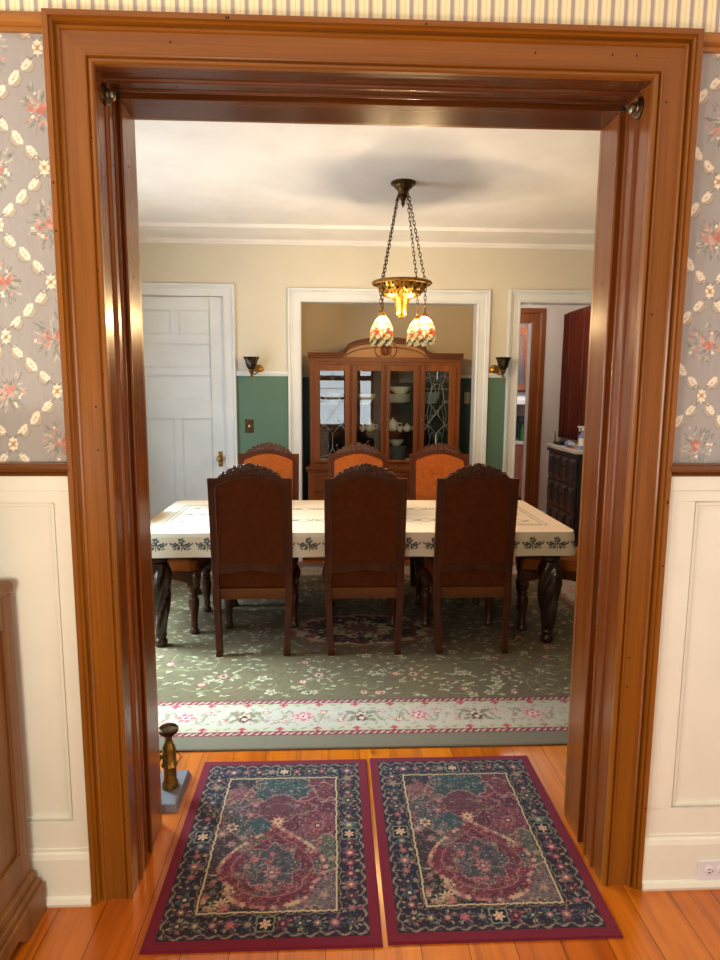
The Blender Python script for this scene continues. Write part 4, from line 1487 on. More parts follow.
DROP = 0.156
sk = Canvas(PER, DROP, 0.0062, (222, 204, 176))
sk.rect(0, PER, 0, .003, (200, 188, 164))
n_m = int(round(PER / 0.162))
for i in range(n_m):
    u = (i + .5) * PER / n_m
    v0 = .078                                  # v measured from the hem
    sk.rose(u, v0 + .026, .020, 5, .20, MOT)
    sk.rose(u, v0 + .027, .008, 5, .2, (156, 152, 140))
    for s in (-1, 1):
        sk.rose(u + s * .042, v0 + .002, .0155, 5, .22, MOT)
        sk.ell(u + s * .042, v0 + .003, .004, .004, (156, 152, 140))
        sk.ell(u + s * .021, v0 + .000, .017, .0075, MOT, s * .5)
        sk.ell(u + s * .018, v0 - .022, .016, .0062, MOT, -s * .8)
        sk.ell(u + s * .047, v0 - .022, .013, .0055, MOT, s * .3)
        sk.line([(u, v0 + .014), (u + s * .016, v0 - .014), (u + s * .042, v0 - .012)], .006, MOT)
        sk.ell(u + s * .066, v0 + .008, .012, .0052, MOT, s * .9)
    sk.line([(u, v0 + .018), (u, v0 - .034)], .006, MOT)
sv = np.empty((sk.ny, sk.nx, 3))
for i in range(sk.nx):
    s = sk.xs[i]
    x, y, ex, ey = rim(s if i < sk.nx - 1 else 0.0)
    for j in range(sk.ny):
        q = 1 - sk.ys[j] / DROP                # 0 at rim, 1 at hem
        o_ = 0.004 * min(1, q * 6) + q * (0.009 + 0.006 * math.sin(s * 14.0 * round(PER * 14 / (2 * PI)) / (PER * 14 / (2 * PI))))
        sv[j, i] = (x + ex * o_, y + ey * o_, CLZ - 0.002 * 0 - q * DROP)
off = len(top)
cl = fast_mesh('tablecloth', np.concatenate([top, sv.reshape(-1, 3)]), np.concatenate([tq, grid_faces(sk.nx, sk.ny, off)]),
               np.concatenate([tcol, sk.colours()]), [M['cloth']], smooth=True)
bm = bmesh.new()
bm.from_mesh(cl.data)
bmesh.ops.recalc_face_normals(bm, faces=bm.faces)
bm.to_mesh(cl.data)
bm.free()
cl.location = (TC[0], TC[1], 0)
tag(cl, 'cream tablecloth with a grey rose border draped over the long dining table', 'tablecloth')

# ================================================================= chairs


def lean(x, y, z):
    """the back rakes away from the seat"""
    z = z if z < 0.6 else 0.6 + (z - 0.6) * 0.978
    return (x, y - 0.235 - 0.075 * max(0, z - 0.45) / 0.70, z)


def arch_top(x):
    a = abs(x)
    if a > 0.20:
        return 1.152
    return 1.152 + 0.030 * math.cos(a / 0.20 * PI / 2) ** 0.8


def make_chair(label):
    t = thing('dining_chair', label, 'chair', (0, 0, 0), 0, 'carved high-backed dining chairs')
    # back slab with an arched lower rail
    out = [(-0.25, 0.45), (-0.252, 0.80), (-0.254, 1.152)]
    out += [(x, arch_top(x)) for x in np.linspace(-0.20, 0.20, 21)]
    out += [(0.254, 1.152), (0.252, 0.80), (0.25, 0.45), (0.205, 0.45), (0.205, 0.528)]
    out += [(x, 0.528 + 0.024 * (0.5 + 0.5 * math.cos(x / 0.17 * PI))) for x in np.linspace(0.17, -0.17, 15)]
    out += [(-0.205, 0.528), (-0.205, 0.45)]
    MB().prism(out, -0.018, 0.018).map(lean).build('back_frame', M['chairwood'], t, bevel=0.004)
    pan = [(-0.202, 0.60), (-0.206, 1.085), (-0.196, 1.105), (-0.17, 1.117)]
    pan += [(x, 1.125 + 0.034 * math.cos(x / 0.15 * PI / 2)) for x in np.linspace(-0.14, 0.14, 13)]
    pan += [(0.17, 1.117), (0.196, 1.105), (0.206, 1.085), (0.202, 0.60)]
    MB().prism(pan, 0.0, 0.028).map(lean).build('inside_back', M['chairfab'], t, bevel=0.006, seg=3)
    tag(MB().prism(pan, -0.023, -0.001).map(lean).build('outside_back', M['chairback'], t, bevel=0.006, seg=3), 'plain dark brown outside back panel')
    pp = MB()
    for yy in (-0.0225, 0.026):
        pp.tube([(x * 1.005, yy, z) for x, z in pan + pan[:1]], 0.004, 6)
    pp.map(lean).build('piping', M['chairwood'], t)
    # carved crest
    cr = MB()
    rr = random.Random(2)
    us = np.linspace(-1, 1, 61)
    tops = [(0.192 * u, 1.158 + 0.078 * max(0, math.cos(u * PI / 2)) ** 0.85 + 0.0085 * math.cos(u * 21) * (1 - u * u) + (0.006 if abs(u) < .08 else 0)) for u in us]
    bots = [(0.192 * u, arch_top(0.192 * u) - 0.02) for u in us[::-1]]
    cr.prism(tops + bots, -0.014, 0.014)
    for fy in (-0.015, 0.015):
        for k in range(9):                       # shell in the middle
            a = PI * (k + .5) / 9
            cr.ball((0.030 * math.cos(a), fy, 1.188 + 0.024 * math.sin(a)), (0.019, 0.007, 0.0065), 8, 5, 0, (0, -a, 0))
        cr.ball((0, fy, 1.186), (0.013, 0.009, 0.011), 8, 6)
        for s in (-1, 1):                        # scrolls and leaves either side
            for cx_, r_, zz in ((0.065, 0.017, 1.196), (0.108, 0.013, 1.183), (0.145, 0.010, 1.172)):
                cr.tube([(s * cx_ + r_ * (1 - q * .7) * math.cos(q * 9), fy, zz + r_ * (1 - q * .7) * math.sin(q * 9)) for q in np.linspace(0, 1, 14)], 0.0045, 6)
            for k in range(6):
                u = 0.05 + 0.022 * k
                cr.ball((s * u, fy, 1.222 - 0.40 * (u - .04) + rr.uniform(-.004, .004)), (0.015, 0.006, 0.0055), 8, 5, 0, (0, s * (0.5 + rr.uniform(-.5, .5)), 0))
                cr.ball((s * (u + .01), fy, 1.178 - 0.1 * (u - .05)), (0.013, 0.005, 0.0045), 8, 5, 0, (0, -s * .5, 0))
    for s in (-1, 1):                            # leaf tips breaking the outline
        for u in (0.12, 0.3, 0.48, 0.66, 0.84):
            cr.ball((s * u * 0.192, 0, 1.160 + 0.078 * math.cos(u * PI / 2) ** .85), (0.015, 0.013, 0.010), 8, 5, 0, (0, s * 0.5, 0))
    cr.ball((0, 0, 1.238), (0.020, 0.012, 0.010), 10, 6)
    cr.map(lean).build('crest', M['carving'], t)
    # seat
    s_ = MB()
    s_.prism([(-0.215, -0.225), (0.215, -0.225), (0.25, 0.20), (0.235, 0.245), (-0.235, 0.245), (-0.25, 0.20)], 0.432, 0.525, 'xy')
    s_.build('seat', M['chairfab'], t, bevel=0.022, seg=4)
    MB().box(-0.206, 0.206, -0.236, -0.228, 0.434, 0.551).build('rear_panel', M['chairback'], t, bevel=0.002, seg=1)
    MB().box(-0.206, 0.206, -0.25, -0.222, 0.362, 0.432).build('rear_rail', M['chairwood_x'], t, bevel=0.003)
    ap = MB()

    def skirt(n0, n1):
        pts = []
        for q in np.linspace(0, 1, 17):
            pts.append((n0 + (n1 - n0) * q, 0.345 + 0.05 * math.sin(q * PI) ** .6))
        return pts
    for s in (-1, 1):
        side = MB().prism(skirt(-0.20, 0.215) + [(0.215, 0.445), (-0.20, 0.445)], -0.013, 0.013, 'yz')
        side.map(lambda x, y, z, s=s: (s * (0.222 + 0.03 * (y + .2) / .42) + x, y, z))
        ap.add(side.v, side.f)
    ap.prism(skirt(-0.22, 0.22) + [(0.22, 0.445), (-0.22, 0.445)], 0.215, 0.24)
    for k in range(7):
        ap.ball((-0.09 + .03 * k, 0.243, 0.415), (0.014, 0.006, 0.012), 8, 5)
    ap.build('seat_rail', M['chairwood'], t, bevel=0.002, seg=1)
    # legs
    for s in (-1, 1):
        lg = MB()
        lg.frustum((s * .2275 - .0225, s * .2275 + .0225, -0.260, -0.215, 0.46), (s * .2275 - .024, s * .2275 + .024, -0.262, -0.214, 0.33))
        lg.frustum((s * .2265 - .021, s * .2265 + .021, -0.258, -0.214, 0.33), (s * .2115 - .020, s * .2115 + .020, -0.292, -0.252, 0.035))
        lg.frustum((s * .2115 - .017, s * .2115 + .017, -0.289, -0.255, 0.035), (s * .2115 - .017, s * .2115 + .017, -0.289, -0.255, 0.028))
        lg.frustum((s * .2115 - .022, s * .2115 + .022, -0.294, -0.250, 0.028), (s * .2115 - .020, s * .2115 + .020, -0.292, -0.252, 0))
        lg.build('leg', M['chairwood'], t, bevel=0.003)

        def tw(a, z, r):
            return r * (1 + (0.12 if 0.07 < z < 0.26 else 0.0) * math.cos(4 * a - z * 34 * s))
        pf = [(0.024, 0), (0.031, 0.010), (0.031, 0.028), (0.022, 0.040), (0.019, 0.05), (0.026, 0.058), (0.024, 0.07), (0.021, 0.08), (0.025, 0.13), (0.030, 0.18), (0.034, 0.22),
              (0.033, 0.245), (0.024, 0.262), (0.031, 0.272), (0.031, 0.284), (0.025, 0.292), (0.036, 0.315), (0.040, 0.345)]
        fl_ = MB().lathe(pf, (s * 0.228, 0.215, 0), 20, tw)
        fl_.box(s * .228 - .034, s * .228 + .034, 0.181, 0.249, 0.338, 0.445)
        fl_.ball((s * .252, 0.238, 0.395), (0.024, 0.024, 0.05), 10, 7)
        fl_.build('leg', M['carving'], t)
    return t


FZ = 0.0115
near = [(-0.500, 'dark carved dining chair seen from behind, at the white door end of its row'),
        (0.203, 'dark carved dining chair seen from behind, in the middle of its row'),
        (0.893, 'dark carved dining chair seen from behind, at the black sideboard end of its row')]
far = [(-0.535, 'carved rust dining chair facing the doorway, in front of the light switch wall'),
       (0.218, 'carved rust dining chair facing the doorway, in the middle of the row before the cabinet'),
       (0.905, 'carved rust dining chair facing the doorway, at the black sideboard end of its row')]
chair0 = make_chair(near[0][1])
first = True
for (x, lab), y, rz in [(q, 4.185, 0) for q in near] + [(q, 5.085, PI) for q in far] + [
        ((-1.165, 'carved dining chair at the table end by the white door, mostly hidden by the doorway'), 4.53, -PI / 2),
        ((1.60, 'carved dining chair at the table end by the black sideboard, mostly hidden by the doorway'), 4.47, PI / 2 - 0.25)]:
    ch = chair0 if first else copy_tree(chair0)
    first = False
    ch.location = (x, y, FZ)
    ch.rotation_euler = (0, 0, rz)
    ch['label'] = lab

# ========================================================== china cabinet
CYF = 6.33                                    # front face of the upper case
CC = 0.515
t = thing('china_cabinet', 'honey brown china cabinet with four glazed doors and an arched pediment in the alcove', 'cabinet', (CC, CYF, 0))
HW = 0.735
DP = 0.40
b = MB()
ZB, ZU = 0.94, 1.955
b.box(-HW, -HW + .03, 0, DP, ZB, ZU).box(HW - .03, HW, 0, DP, ZB, ZU)
b.box(-HW, HW, 0, DP, ZU - .03, ZU).box(-HW, HW, 0, DP, ZB, ZB + .03)
b.box(-HW, -HW + .045, -0.006, 0.02, ZB, ZU).box(HW - .045, HW, -0.006, 0.02, ZB, ZU)
b.build('upper_case', M['hutch'], t, bevel=0.003)
MB().box(-HW + .03, HW - .03, DP - .015, DP, ZB + .03, ZU - .03).build('back_board', M['hutch_in'], t)
mids = [-0.335, 0.0, 0.335]
b = MB()
for x in mids:
    b.box(x - .012, x + .012, 0.004, 0.03, ZB + .03, ZU - .03)
b.box(-0.342, -0.328, 0.03, DP - .015, ZB + .03, ZU - .03).box(0.328, 0.342, 0.03, DP - .015, ZB + .03, ZU - .03)
b.build('divider', M['hutch'], t)
SH = [1.275, 1.555]
for z in SH:
    MB().box(-HW + .031, HW - .031, 0.04, DP - .02, z - .008, z).build('shelf', M['glass'], t)
# frieze, cornice and arched pediment
b = MB()
b.box(-HW - .004, HW + .004, -0.010, DP, ZU, 2.0)
b.build('frieze', M['hutch_h'], t, bevel=0.002)


def ped(off):
    """upper line of the pediment, lifted by off"""
    pts = [(-HW - .02, 2.005 + off)]
    pts += [(-0.475, 2.005 + off)]
    for q in np.linspace(0, 1, 8)[1:]:
        pts.append((-0.475 + 0.085 * q, 2.005 + off + 0.035 * q * q))
    n = 26
    for i in range(1, n):
        a = PI * (1 - i / n)
        pts.append((0.39 * math.cos(a), 2.04 + off + 0.112 * math.sin(a) ** 0.9))
    for q in np.linspace(1, 0, 8):
        pts.append((0.475 - 0.085 * q, 2.005 + off + 0.035 * q * q))
    pts.append((HW + .02, 2.005 + off))
    return pts


b = MB()
for o0, o1, dd in ((-0.012, 0.008, 0.022), (0.008, 0.026, 0.036), (0.026, 0.038, 0.050)):
    up, lo = ped(o1), ped(o0)
    n = len(up)
    for i in range(n - 1):
        q = [lo[i], lo[i + 1], up[i + 1], up[i]]
        v = [(x, -dd, z) for x, z in q] + [(x, 0.06, z) for x, z in q]
        b.add(v, [(0, 1, 2, 3), (4, 7, 6, 5), (3, 2, 6, 7), (0, 4, 5, 1)])
    for e in (0, n - 1):
        v = [(lo[e][0], -dd, lo[e][1]), (up[e][0], -dd, up[e][1]), (up[e][0], 0.06, up[e][1]), (lo[e][0], 0.06, lo[e][1])]
        b.add(v, [(0, 1, 2, 3)])
for s in (-1, 1):
    b.box(*sorted((s * HW, s * (HW + .02))), 0.05, DP, 1.995, 2.043)
for off, dd in ((-0.013, 0.023), (0.009, 0.037), (0.027, 0.051)):
    b.tube([(x, -dd + 0.002, z) for x, z in ped(off)], 0.0035, 5, 1)
b.tube([(x, -0.0125, z) for x, z in ped(-0.055)[9:-9]], 0.0035, 5, 1)
b.build('cornice', [M['hutch_h'], M['glaze']], t)
lo = ped(-0.012)
MB().prism(lo + [(HW, 1.99), (-HW, 1.99)], -0.004, 0.05).build('tympanum', M['hutch_light'], t)
MB().box(-HW, HW, .05, DP, 1.99, 2.0).build('top_board', M['hutch_h'], t)
e = MB()
e.lathe([(0.056, -0.004), (0.056, -0.010), (0.046, -0.013), (0.038, -0.008)], (0, 0, 2.068), 24, axis='y')
e.ball((0, -0.016, 2.07), (0.022, 0.012, 0.036), 12, 8)
for s in (-1, 1):
    e.tube([(s * (0.07 + .035 * math.sin(q * PI)), -0.010, 2.0 + .135 * q) for q in np.linspace(0, 1, 12)], 0.005, 8)
    e.tube([(s * (0.02 + .045 * (1 - q) ** 2), -0.012, 2.005 + .05 * q) for q in np.linspace(0, 1, 8)], 0.005, 8)
e.build('emblem', M['hutch'], t)
# base cabinet with waist moulding
b = MB()
b.box(-HW - .02, HW + .02, -0.045, DP, 0.06, 0.90)
b.build('base_case', M['hutch'], t, bevel=0.004)
b = MB()
b.box(-HW - .04, HW + .04, -0.068, DP, 0.905, 0.94).box(-HW - .03, HW + .03, -0.058, DP, 0.885, 0.905)
b.build('waist_moulding', M['hutch_h'], t, bevel=0.006)
MB().box(-HW - .035, HW + .035, -0.06, DP, 0, 0.09).build('plinth', M['hutch_h'], t, bevel=0.008)
for k in range(4):
    x0 = -0.70 + k * 0.355
    d = MB().box(x0 + .006, x0 + .335, -0.062, -0.045, 0.13, 0.66)
    d.box(x0 + .06, x0 + .28, -0.068, -0.062, 0.19, 0.60)
    d = d.build('cupboard_door', M['hutch'], t, bevel=0.003)
    MB().ball((x0 + (.31 if k % 2 == 0 else .03), -0.075, 0.44), .012).build('knob', M['brass'], d)
    d = MB().box(x0 + .006, x0 + .335, -0.062, -0.045, 0.69, 0.865).build('drawer', M['hutch_h'], t, bevel=0.003)
    MB().ball((x0 + .17, -0.075, 0.775), .012).build('knob', M['brass'], d)
# glazed doors
spans = [(-0.69, -0.347), (-0.323, -0.012), (0.012, 0.323), (0.347, 0.69)]
gl = [(-0.635, -0.392), (-0.278, -0.042), (0.042, 0.278), (0.388, 0.625)]
for k, ((x0, x1), (g0, g1)) in enumerate(zip(spans, gl)):
    z0, z1, q0, q1 = 0.975, 1.925, 1.0, 1.868
    d = MB()
    d.box(x0, g0, -0.024, 0, z0, z1).box(g1, x1, -0.024, 0, z0, z1).box(g0, g1, -0.024, 0, z0, q0).box(g0, g1, -0.024, 0, q1, z1)
    d = d.build('glass_door', M['hutch'], t, bevel=0.004)
    MB().box(g0 - .003, g1 + .003, -0.012, -0.008, q0 - .003, q1 + .003).build('pane', M['glass'], d)
    kx = (x1 - .014) if k in (0, 1) else (x0 + .014)
    MB().ball((kx, -0.032, 1.40), .009, 8, 6).build('knob', M['brass'], d)
    if k in (0, 3):
        ld = MB()
        yy = -0.014
        cx_, w = (g0 + g1) / 2, (g1 - g0) / 2
        R = 0.0028

        def L(p):
            ld.tube([(cx_ + a * w, yy, z) for a, z in p], R, 5)
        L([(-1, 1.80), (-.4, 1.83), (0, 1.79), (.4, 1.83), (1, 1.80)])
        L([(-1, 1.70), (1, 1.70)])
        L([(0.55 * math.cos(a), 1.62 + .13 * math.sin(a)) for a in np.linspace(0, 2 * PI, 28)])
        L([(-1, 1.36), (-.5, 1.33), (0, 1.26), (.5, 1.33), (1, 1.36)])
        L([(-1, 1.30), (-.3, 1.42), (.5, 1.54), (1, 1.60)])
        L([(1, 1.30), (.3, 1.42), (-.5, 1.54), (-1, 1.60)])
        L([(-1, 1.56), (-.55, 1.60)])
        L([(1, 1.56), (.55, 1.60)])
        L([(0, 1.868), (0, 1.79)])
        L([(0, 1.26), (0, 1.12), (-.3, 1.05), (-1, 1.03)])
        L([(0, 1.12), (.3, 1.05), (1, 1.03)])
        if k == 3:
            for s in (-1, 1):
                for z in (1.18, 1.44, 1.66):
                    L([(s * (.1 + .7 * q), z + .10 * math.sin(q * 5)) for q in np.linspace(0, 1, 12)])
                L([(s * .9, 1.02), (s * .5, 1.2), (s * .8, 1.45), (s * .4, 1.72), (s * .7, 1.86)])
        ld.build('leading', M['lead'], d)

# ------------------------------------------- things inside the china cabinet
GRP = 'china and glass inside the cabinet'


def goblet(x, y, z, lab, h=0.17, r=0.032):
    t = thing('stemmed_goblet', lab, 'glass', (x, y, z), 0, 'stemmed goblets in the china cabinet')
    MB().lathe([(r * .55, h * .52), (r, h * .68), (r * 1.05, h * .85), (r * .95, h), (r * .88, h), (r * .9, h * .8), (r * .5, h * .58)], n=16).build('bowl', M['crystal'], t)
    MB().lathe([(r * .95, 0), (r * .9, .004), (.005, .012), (.004, h * .4), (.01, h * .52)], n=16).build('foot', M['crystal'], t)
    return t


L1, L2, L0 = SH[0] + .0015, SH[1] + .0015, ZB + .0315
g_lab = 'clear stemmed goblet behind the leaded cabinet pane on the white door side'
gsrc = goblet(0.02 - 0.08, 6.52, L1, g_lab)
for x, y, z in ((0.03, 6.48, L1), (0.10, 6.55, L1), (-0.04, 6.5, L0), (0.05, 6.56, L0), (0.115, 6.48, L0)):
    g = copy_tree(gsrc)
    g.location = (x, y, z)
for x, y, z in ((0.93, 6.5, L1), (1.0, 6.46, L1), (1.08, 6.52, L1), (0.95, 6.52, L0), (1.03, 6.47, L0), (1.10, 6.54, L0)):
    g = copy_tree(gsrc)
    g.location = (x, y, z)
    g['label'] = 'clear stemmed goblet behind the leaded cabinet pane on the black sideboard side'


def plates(x, y, z, n, r, m, lab):
    """one plate, then copies of it stacked"""
    src = None
    for k in range(n):
        if src is None:
            t = MB().lathe([(r * .55, 0), (r * .6, .004), (r * .95, .014), (r, .018), (r * .98, .020), (r * .6, .009), (0.01, .008)], n=28).build('dinner_plate', m)
            src = t
        else:
            t = src.copy()
            COL.objects.link(t)
        t.location = (x, y, z + k * .012)
        tag(t, lab, 'plate', 'stacked plates in the china cabinet')


plates(0.66, 6.53, L2, 7, 0.128, M['china'], 'white plate in the stack on the upper glass shelf of the cabinet')
plates(0.655, 6.54, L0, 12, 0.098, M['bluechina'], 'blue-grey plate in the stack at the bottom of the cabinet')


def bowl(x, y, z, r, h, m, lab):
    t = MB().lathe([(r * .45, 0), (r * .5, h * .1), (r * .85, h * .5), (r, h), (r * .95, h), (r * .8, h * .55), (r * .4, h * .16)], n=24).build('serving_bowl', m)
    t.location = (x, y, z)
    tag(t, lab, 'bowl')


bowl(0.68, 6.52, L2 + .094, 0.11, 0.07, M['china'], 'white china bowl resting on the plates of the upper cabinet shelf')
bowl(0.34, 6.54, L2, 0.10, 0.09, M['china'], 'white china bowl on the upper cabinet shelf behind the second door')
bowl(1.01, 6.52, L2, 0.09, 0.11, M['bluechina'], 'blue-grey bowl on the upper shelf behind the leaded pane by the black sideboard')
bowl(0.01, 6.54, L2, 0.085, 0.10, M['bluechina'], 'blue-grey bowl on the upper shelf behind the leaded pane by the white door')
bowl(0.65, 6.53, L0 + .156, 0.080, 0.06, M['china'], 'white china bowl resting on the blue-grey plates low in the cabinet')


def pot(x, y, z, s, lab, name='china_teapot', cat='teapot', spout=True):
    t = thing(name, lab, cat, (x, y, z))
    MB().lathe([(.03 * s, 0), (.045 * s, .01 * s), (.062 * s, .045 * s), (.055 * s, .085 * s), (.034 * s, .10 * s)], n=22).build('body', M['china'], t)
    MB().lathe([(.036 * s, .10 * s), (.028 * s, .112 * s), (.008 * s, .12 * s), (.011 * s, .13 * s), (.004 * s, .137 * s)], n=18).build('lid', M['china'], t)
    if spout:
        MB().tube([(-.05 * s, 0, .035 * s), (-.08 * s, 0, .06 * s), (-.095 * s, 0, .09 * s)], [.014 * s, .010 * s, .007 * s], 10).build('spout', M['china'], t)
    MB().tube([(.055 * s, 0, .08 * s), (.088 * s, 0, .078 * s), (.09 * s, 0, .045 * s), (.058 * s, 0, .03 * s)], .006 * s, 8).build('handle', M['china'], t)
    return t


pot(0.61, 6.50, L1, 1.0, 'white china teapot on the middle cabinet shelf behind the third door')
pot(0.75, 6.45, L1, 0.62, 'small white sugar pot beside the white teapot in the cabinet', 'sugar_pot', 'pot', False)
pot(0.38, 6.50, L1, 0.8, 'white china jug with a lid on the middle shelf behind the second cabinet door', 'lidded_jug', 'jug')
cup0 = None
for x, y, z, lab in ((0.542, 6.408, L1, 'white teacup on the middle shelf at the hinge side of the white teapot'),
                     (0.675, 6.41, L1, 'white teacup standing in front between the teapot and the sugar pot'),
                     (0.30, 6.44, L1, 'white teacup beside the lidded jug in the cabinet'),
                     (0.43, 6.42, L0, 'white teacup low in the cabinet beside the crystal vase')):
    if cup0 is None:
        cup0 = t = thing('teacup', lab, 'cup', (x, y, z), 0, 'white teacups in the cabinet')
        MB().lathe([(.014, 0), (.016, .006), (.030, .026), (.035, .05), (.032, .05), (.026, .026), (.01, .01)], n=18).build('bowl', M['china'], t)
        MB().tube([(.031, 0, .042), (.05, 0, .04), (.05, 0, .02), (.027, 0, .018)], .0035, 6).build('handle', M['china'], t)
    else:
        t = copy_tree(cup0)
        t.location = (x, y, z)
        t['label'] = lab
# small picture frame standing low behind the first door, box low behind the third
t = thing('gift_box', 'small white and plum box low in the cabinet beside the blue-grey plates', 'box', (0.765, 6.43, L0))
MB().box(-0.03, 0.03, -0.03, 0.03, 0, 0.04).build('box_base', M['china'], t)
MB().box(-0.032, 0.032, -0.032, 0.032, 0.04, 0.09).build('box_lid', paint('plum_card', rgb(60, 30, 46), 0.5), t)
t = thing('crystal_vase', 'cut crystal vase standing low behind the second cabinet door', 'vase', (0.36, 6.52, L0))
MB().lathe([(.04, 0), (.034, .02), (.045, .10), (.06, .20), (.056, .20), (.04, .10)], n=18).build('body', M['crystal'], t)
MB().lathe([(.045, 0), (.045, .008)], n=18).build('foot', M['crystal'], t)

# ============================================================= chandelier
HX0, HY0 = 0.487, 4.65
t = thing('chandelier', 'antique brass chandelier with floral leaded glass shades hanging above the dining table', 'chandelier', (HX0, HY0, ZC))
MB().lathe([(0.086, 0), (0.088, -0.008), (0.080, -0.016), (0.066, -0.022), (0.060, -0.034), (0.045, -0.046), (0.036, -0.06), (0.030, -0.078), (0.036, -0.088), (0.026, -0.10), (0.012, -0.125), (0.015, -0.138), (0.006, -0.155), (0.003, -0.165)], n=32,
           twist=lambda a, z, r: r * (1 + (0.035 if -0.07 < z < -0.02 else 0) * math.cos(12 * a))).build('canopy', M['bronze'], t)


def chain(p0, p1, link=0.036, w=0.0085, r=0.0026):
    p0, p1 = Vector(p0), Vector(p1)
    L = (p1 - p0).length
    n = max(2, int(round(L / (link * .78))))
    ax = (p1 - p0).normalized()
    u = ax.cross(Vector((0.3, 1, 0.1))).normalized()
    v = ax.cross(u)
    b = MB()
    for k in range(n):
        c = p0 + (p1 - p0) * ((k + .5) / n)
        e = u if k % 2 else v
        b.tube([c + ax * (link * .56 * math.cos(a)) + e * (w * math.sin(a)) for a in np.linspace(0, 2 * PI, 11)[:-1]], r, 5, closed=True)
    return b


ZTR = -0.672
lamps = [(-0.142, -0.10), (-0.142, 0.10), (0.152, -0.10), (0.125, 0.10)]
for x, y in lamps:
    l_ = math.hypot(x, y)
    chain((x / l_ * .040, y / l_ * .040, -0.075), (x * 0.98, y * 0.98, ZTR + .005)).build('chain', M['bronze'], t)
# dish: flat rim, gallery with dark balls for shaded piercings, drop
MB().lathe([(0.170, ZTR - .012), (0.206, ZTR - .010), (0.214, ZTR), (0.206, ZTR + .010), (0.165, ZTR + .008), (0.160, ZTR - .002)], n=48).build('rim_ring', M['brass'], t)
g = MB().lathe([(0.168, ZTR), (0.160, ZTR - .03), (0.146, ZTR - .06), (0.118, ZTR - .085), (0.080, ZTR - .10), (0.062, ZTR - .105)], n=64,
               twist=lambda a, z, r: r * (1 + (0.028 * math.cos(16 * a) + 0.016 * math.cos(32 * a + z * 90)) if z < ZTR - .01 else 1))
for k in range(16):
    a = 2 * PI * k / 16
    g.ball((0.153 * math.cos(a), 0.153 * math.sin(a), ZTR - .042), (.013, .013, .016), 8, 6)
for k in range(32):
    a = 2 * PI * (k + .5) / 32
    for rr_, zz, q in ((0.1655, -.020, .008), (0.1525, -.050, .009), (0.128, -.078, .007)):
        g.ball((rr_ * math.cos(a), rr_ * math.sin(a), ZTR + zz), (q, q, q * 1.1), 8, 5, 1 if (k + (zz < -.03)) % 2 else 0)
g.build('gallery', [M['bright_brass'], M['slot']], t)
MB().lathe([(0.066, ZTR - .10), (0.052, ZTR - .125), (0.042, ZTR - .16), (0.036, ZTR - .195), (0.030, ZTR - .215), (0.022, ZTR - .222), (0.024, ZTR - .235), (0.008, ZTR - .24)], n=28).build('drop', M['bright_brass'], t)


def shade_mesh(name):
    na, nz_ = 48, 30
    verts, cols = [], []
    rr = random.Random(8)
    fl_ = [(rr.uniform(0, 2 * PI), rr.uniform(.30, .50), rr.choice([(210, 40, 30), (228, 90, 40), (200, 60, 60)])) for _ in range(7)]
    fl_ += [(i * PI / 2.5 + .3, .36, (214, 48, 34)) for i in range(5)]
    for j in range(nz_):
        q = j / (nz_ - 1)                        # 0 top, 1 hem
        r = 0.030 + 0.044 * min(1, math.sin(min(1, q * 1.7) * PI / 2) ** 0.8) + (0.005 * max(0, q - .8) / .2)
        for i in range(na):
            a = 2 * PI * i / na
            z = -0.002 - 0.172 * q - 0.007 * max(0, (q - .8) / .2) * math.cos(8 * a)
            verts.append((r * math.cos(a), r * math.sin(a), z))
            col = (240, 226, 186) if (i // 4 + j // 5) % 3 else (250, 242, 214)
            if q > .55:
                w = (q - .55) / .45
                if math.sin(a * 7 + q * 16) > .35: col = (120, 132, 72)
                if math.sin(a * 11 - q * 21) > .55: col = (236, 176, 70)
            for fa, fq, fc in fl_:
                da = (a - fa + PI) % (2 * PI) - PI
                if (da * r / .022) ** 2 + ((q - fq - .2) * .172 / .021) ** 2 < 1: col = fc
            if i % 6 == 0 or (j in (8, 15)): col = (170, 140, 84)
            if q > .90: col = (58, 48, 34) if math.cos(8 * a) < .3 else (226, 210, 160)
            if q > .72 and abs(math.sin(4 * a + 8 * q)) < .16: col = (52, 44, 34)
            cols.append(rgb(*col))
    quads = []
    for j in range(nz_ - 1):
        for i in range(na):
            i2 = (i + 1) % na
            quads.append((j * na + i, j * na + i2, (j + 1) * na + i2, (j + 1) * na + i))
    o = fast_mesh(name, np.array(verts), np.array(quads), np.array(cols), [M['shade']], smooth=True)
    o.modifiers.new('solid', 'SOLIDIFY').thickness = 0.002
    return o


src = None
for x, y in lamps:
    zt = ZTR - 0.245
    chain((x, y, ZTR - .012), (x, y, zt + .035)).build('chain', M['bronze'], t)
    MB().lathe([(0.006, zt + .04), (0.012, zt + .03), (0.022, zt + .024), (0.028, zt + .010), (0.026, zt + .002), (0.020, zt + .001)], (x, y, 0), 20).build('shade_holder', M['bright_brass'], t)
    if src is None:
        sh = src = shade_mesh('lamp_shade')
    else:
        sh = src.copy()
        COL.objects.link(sh)
    sh.parent = t
    sh.location = (x, y, zt)
    sh['label'] = 'lit leaded glass shade with red flowers'
    MB().lathe([(0.006, zt - .046), (0.012, zt - .052), (0.024, zt - .070), (0.028, zt - .088), (0.022, zt - .104), (0.004, zt - .116)], (x, y, 0), 16).build('bulb', M['bulb'], t)
    li = bpy.data.lights.new('bulb_light', 'POINT')
    li.energy = 56
    li.color = (1.0, 0.80, 0.55)
    li.shadow_soft_size = 0.018
    lo_ = bpy.data.objects.new('bulb_light', li)
    COL.objects.link(lo_)
    lo_.location = (HX0 + x, HY0 + y, ZC + zt - 0.0185)

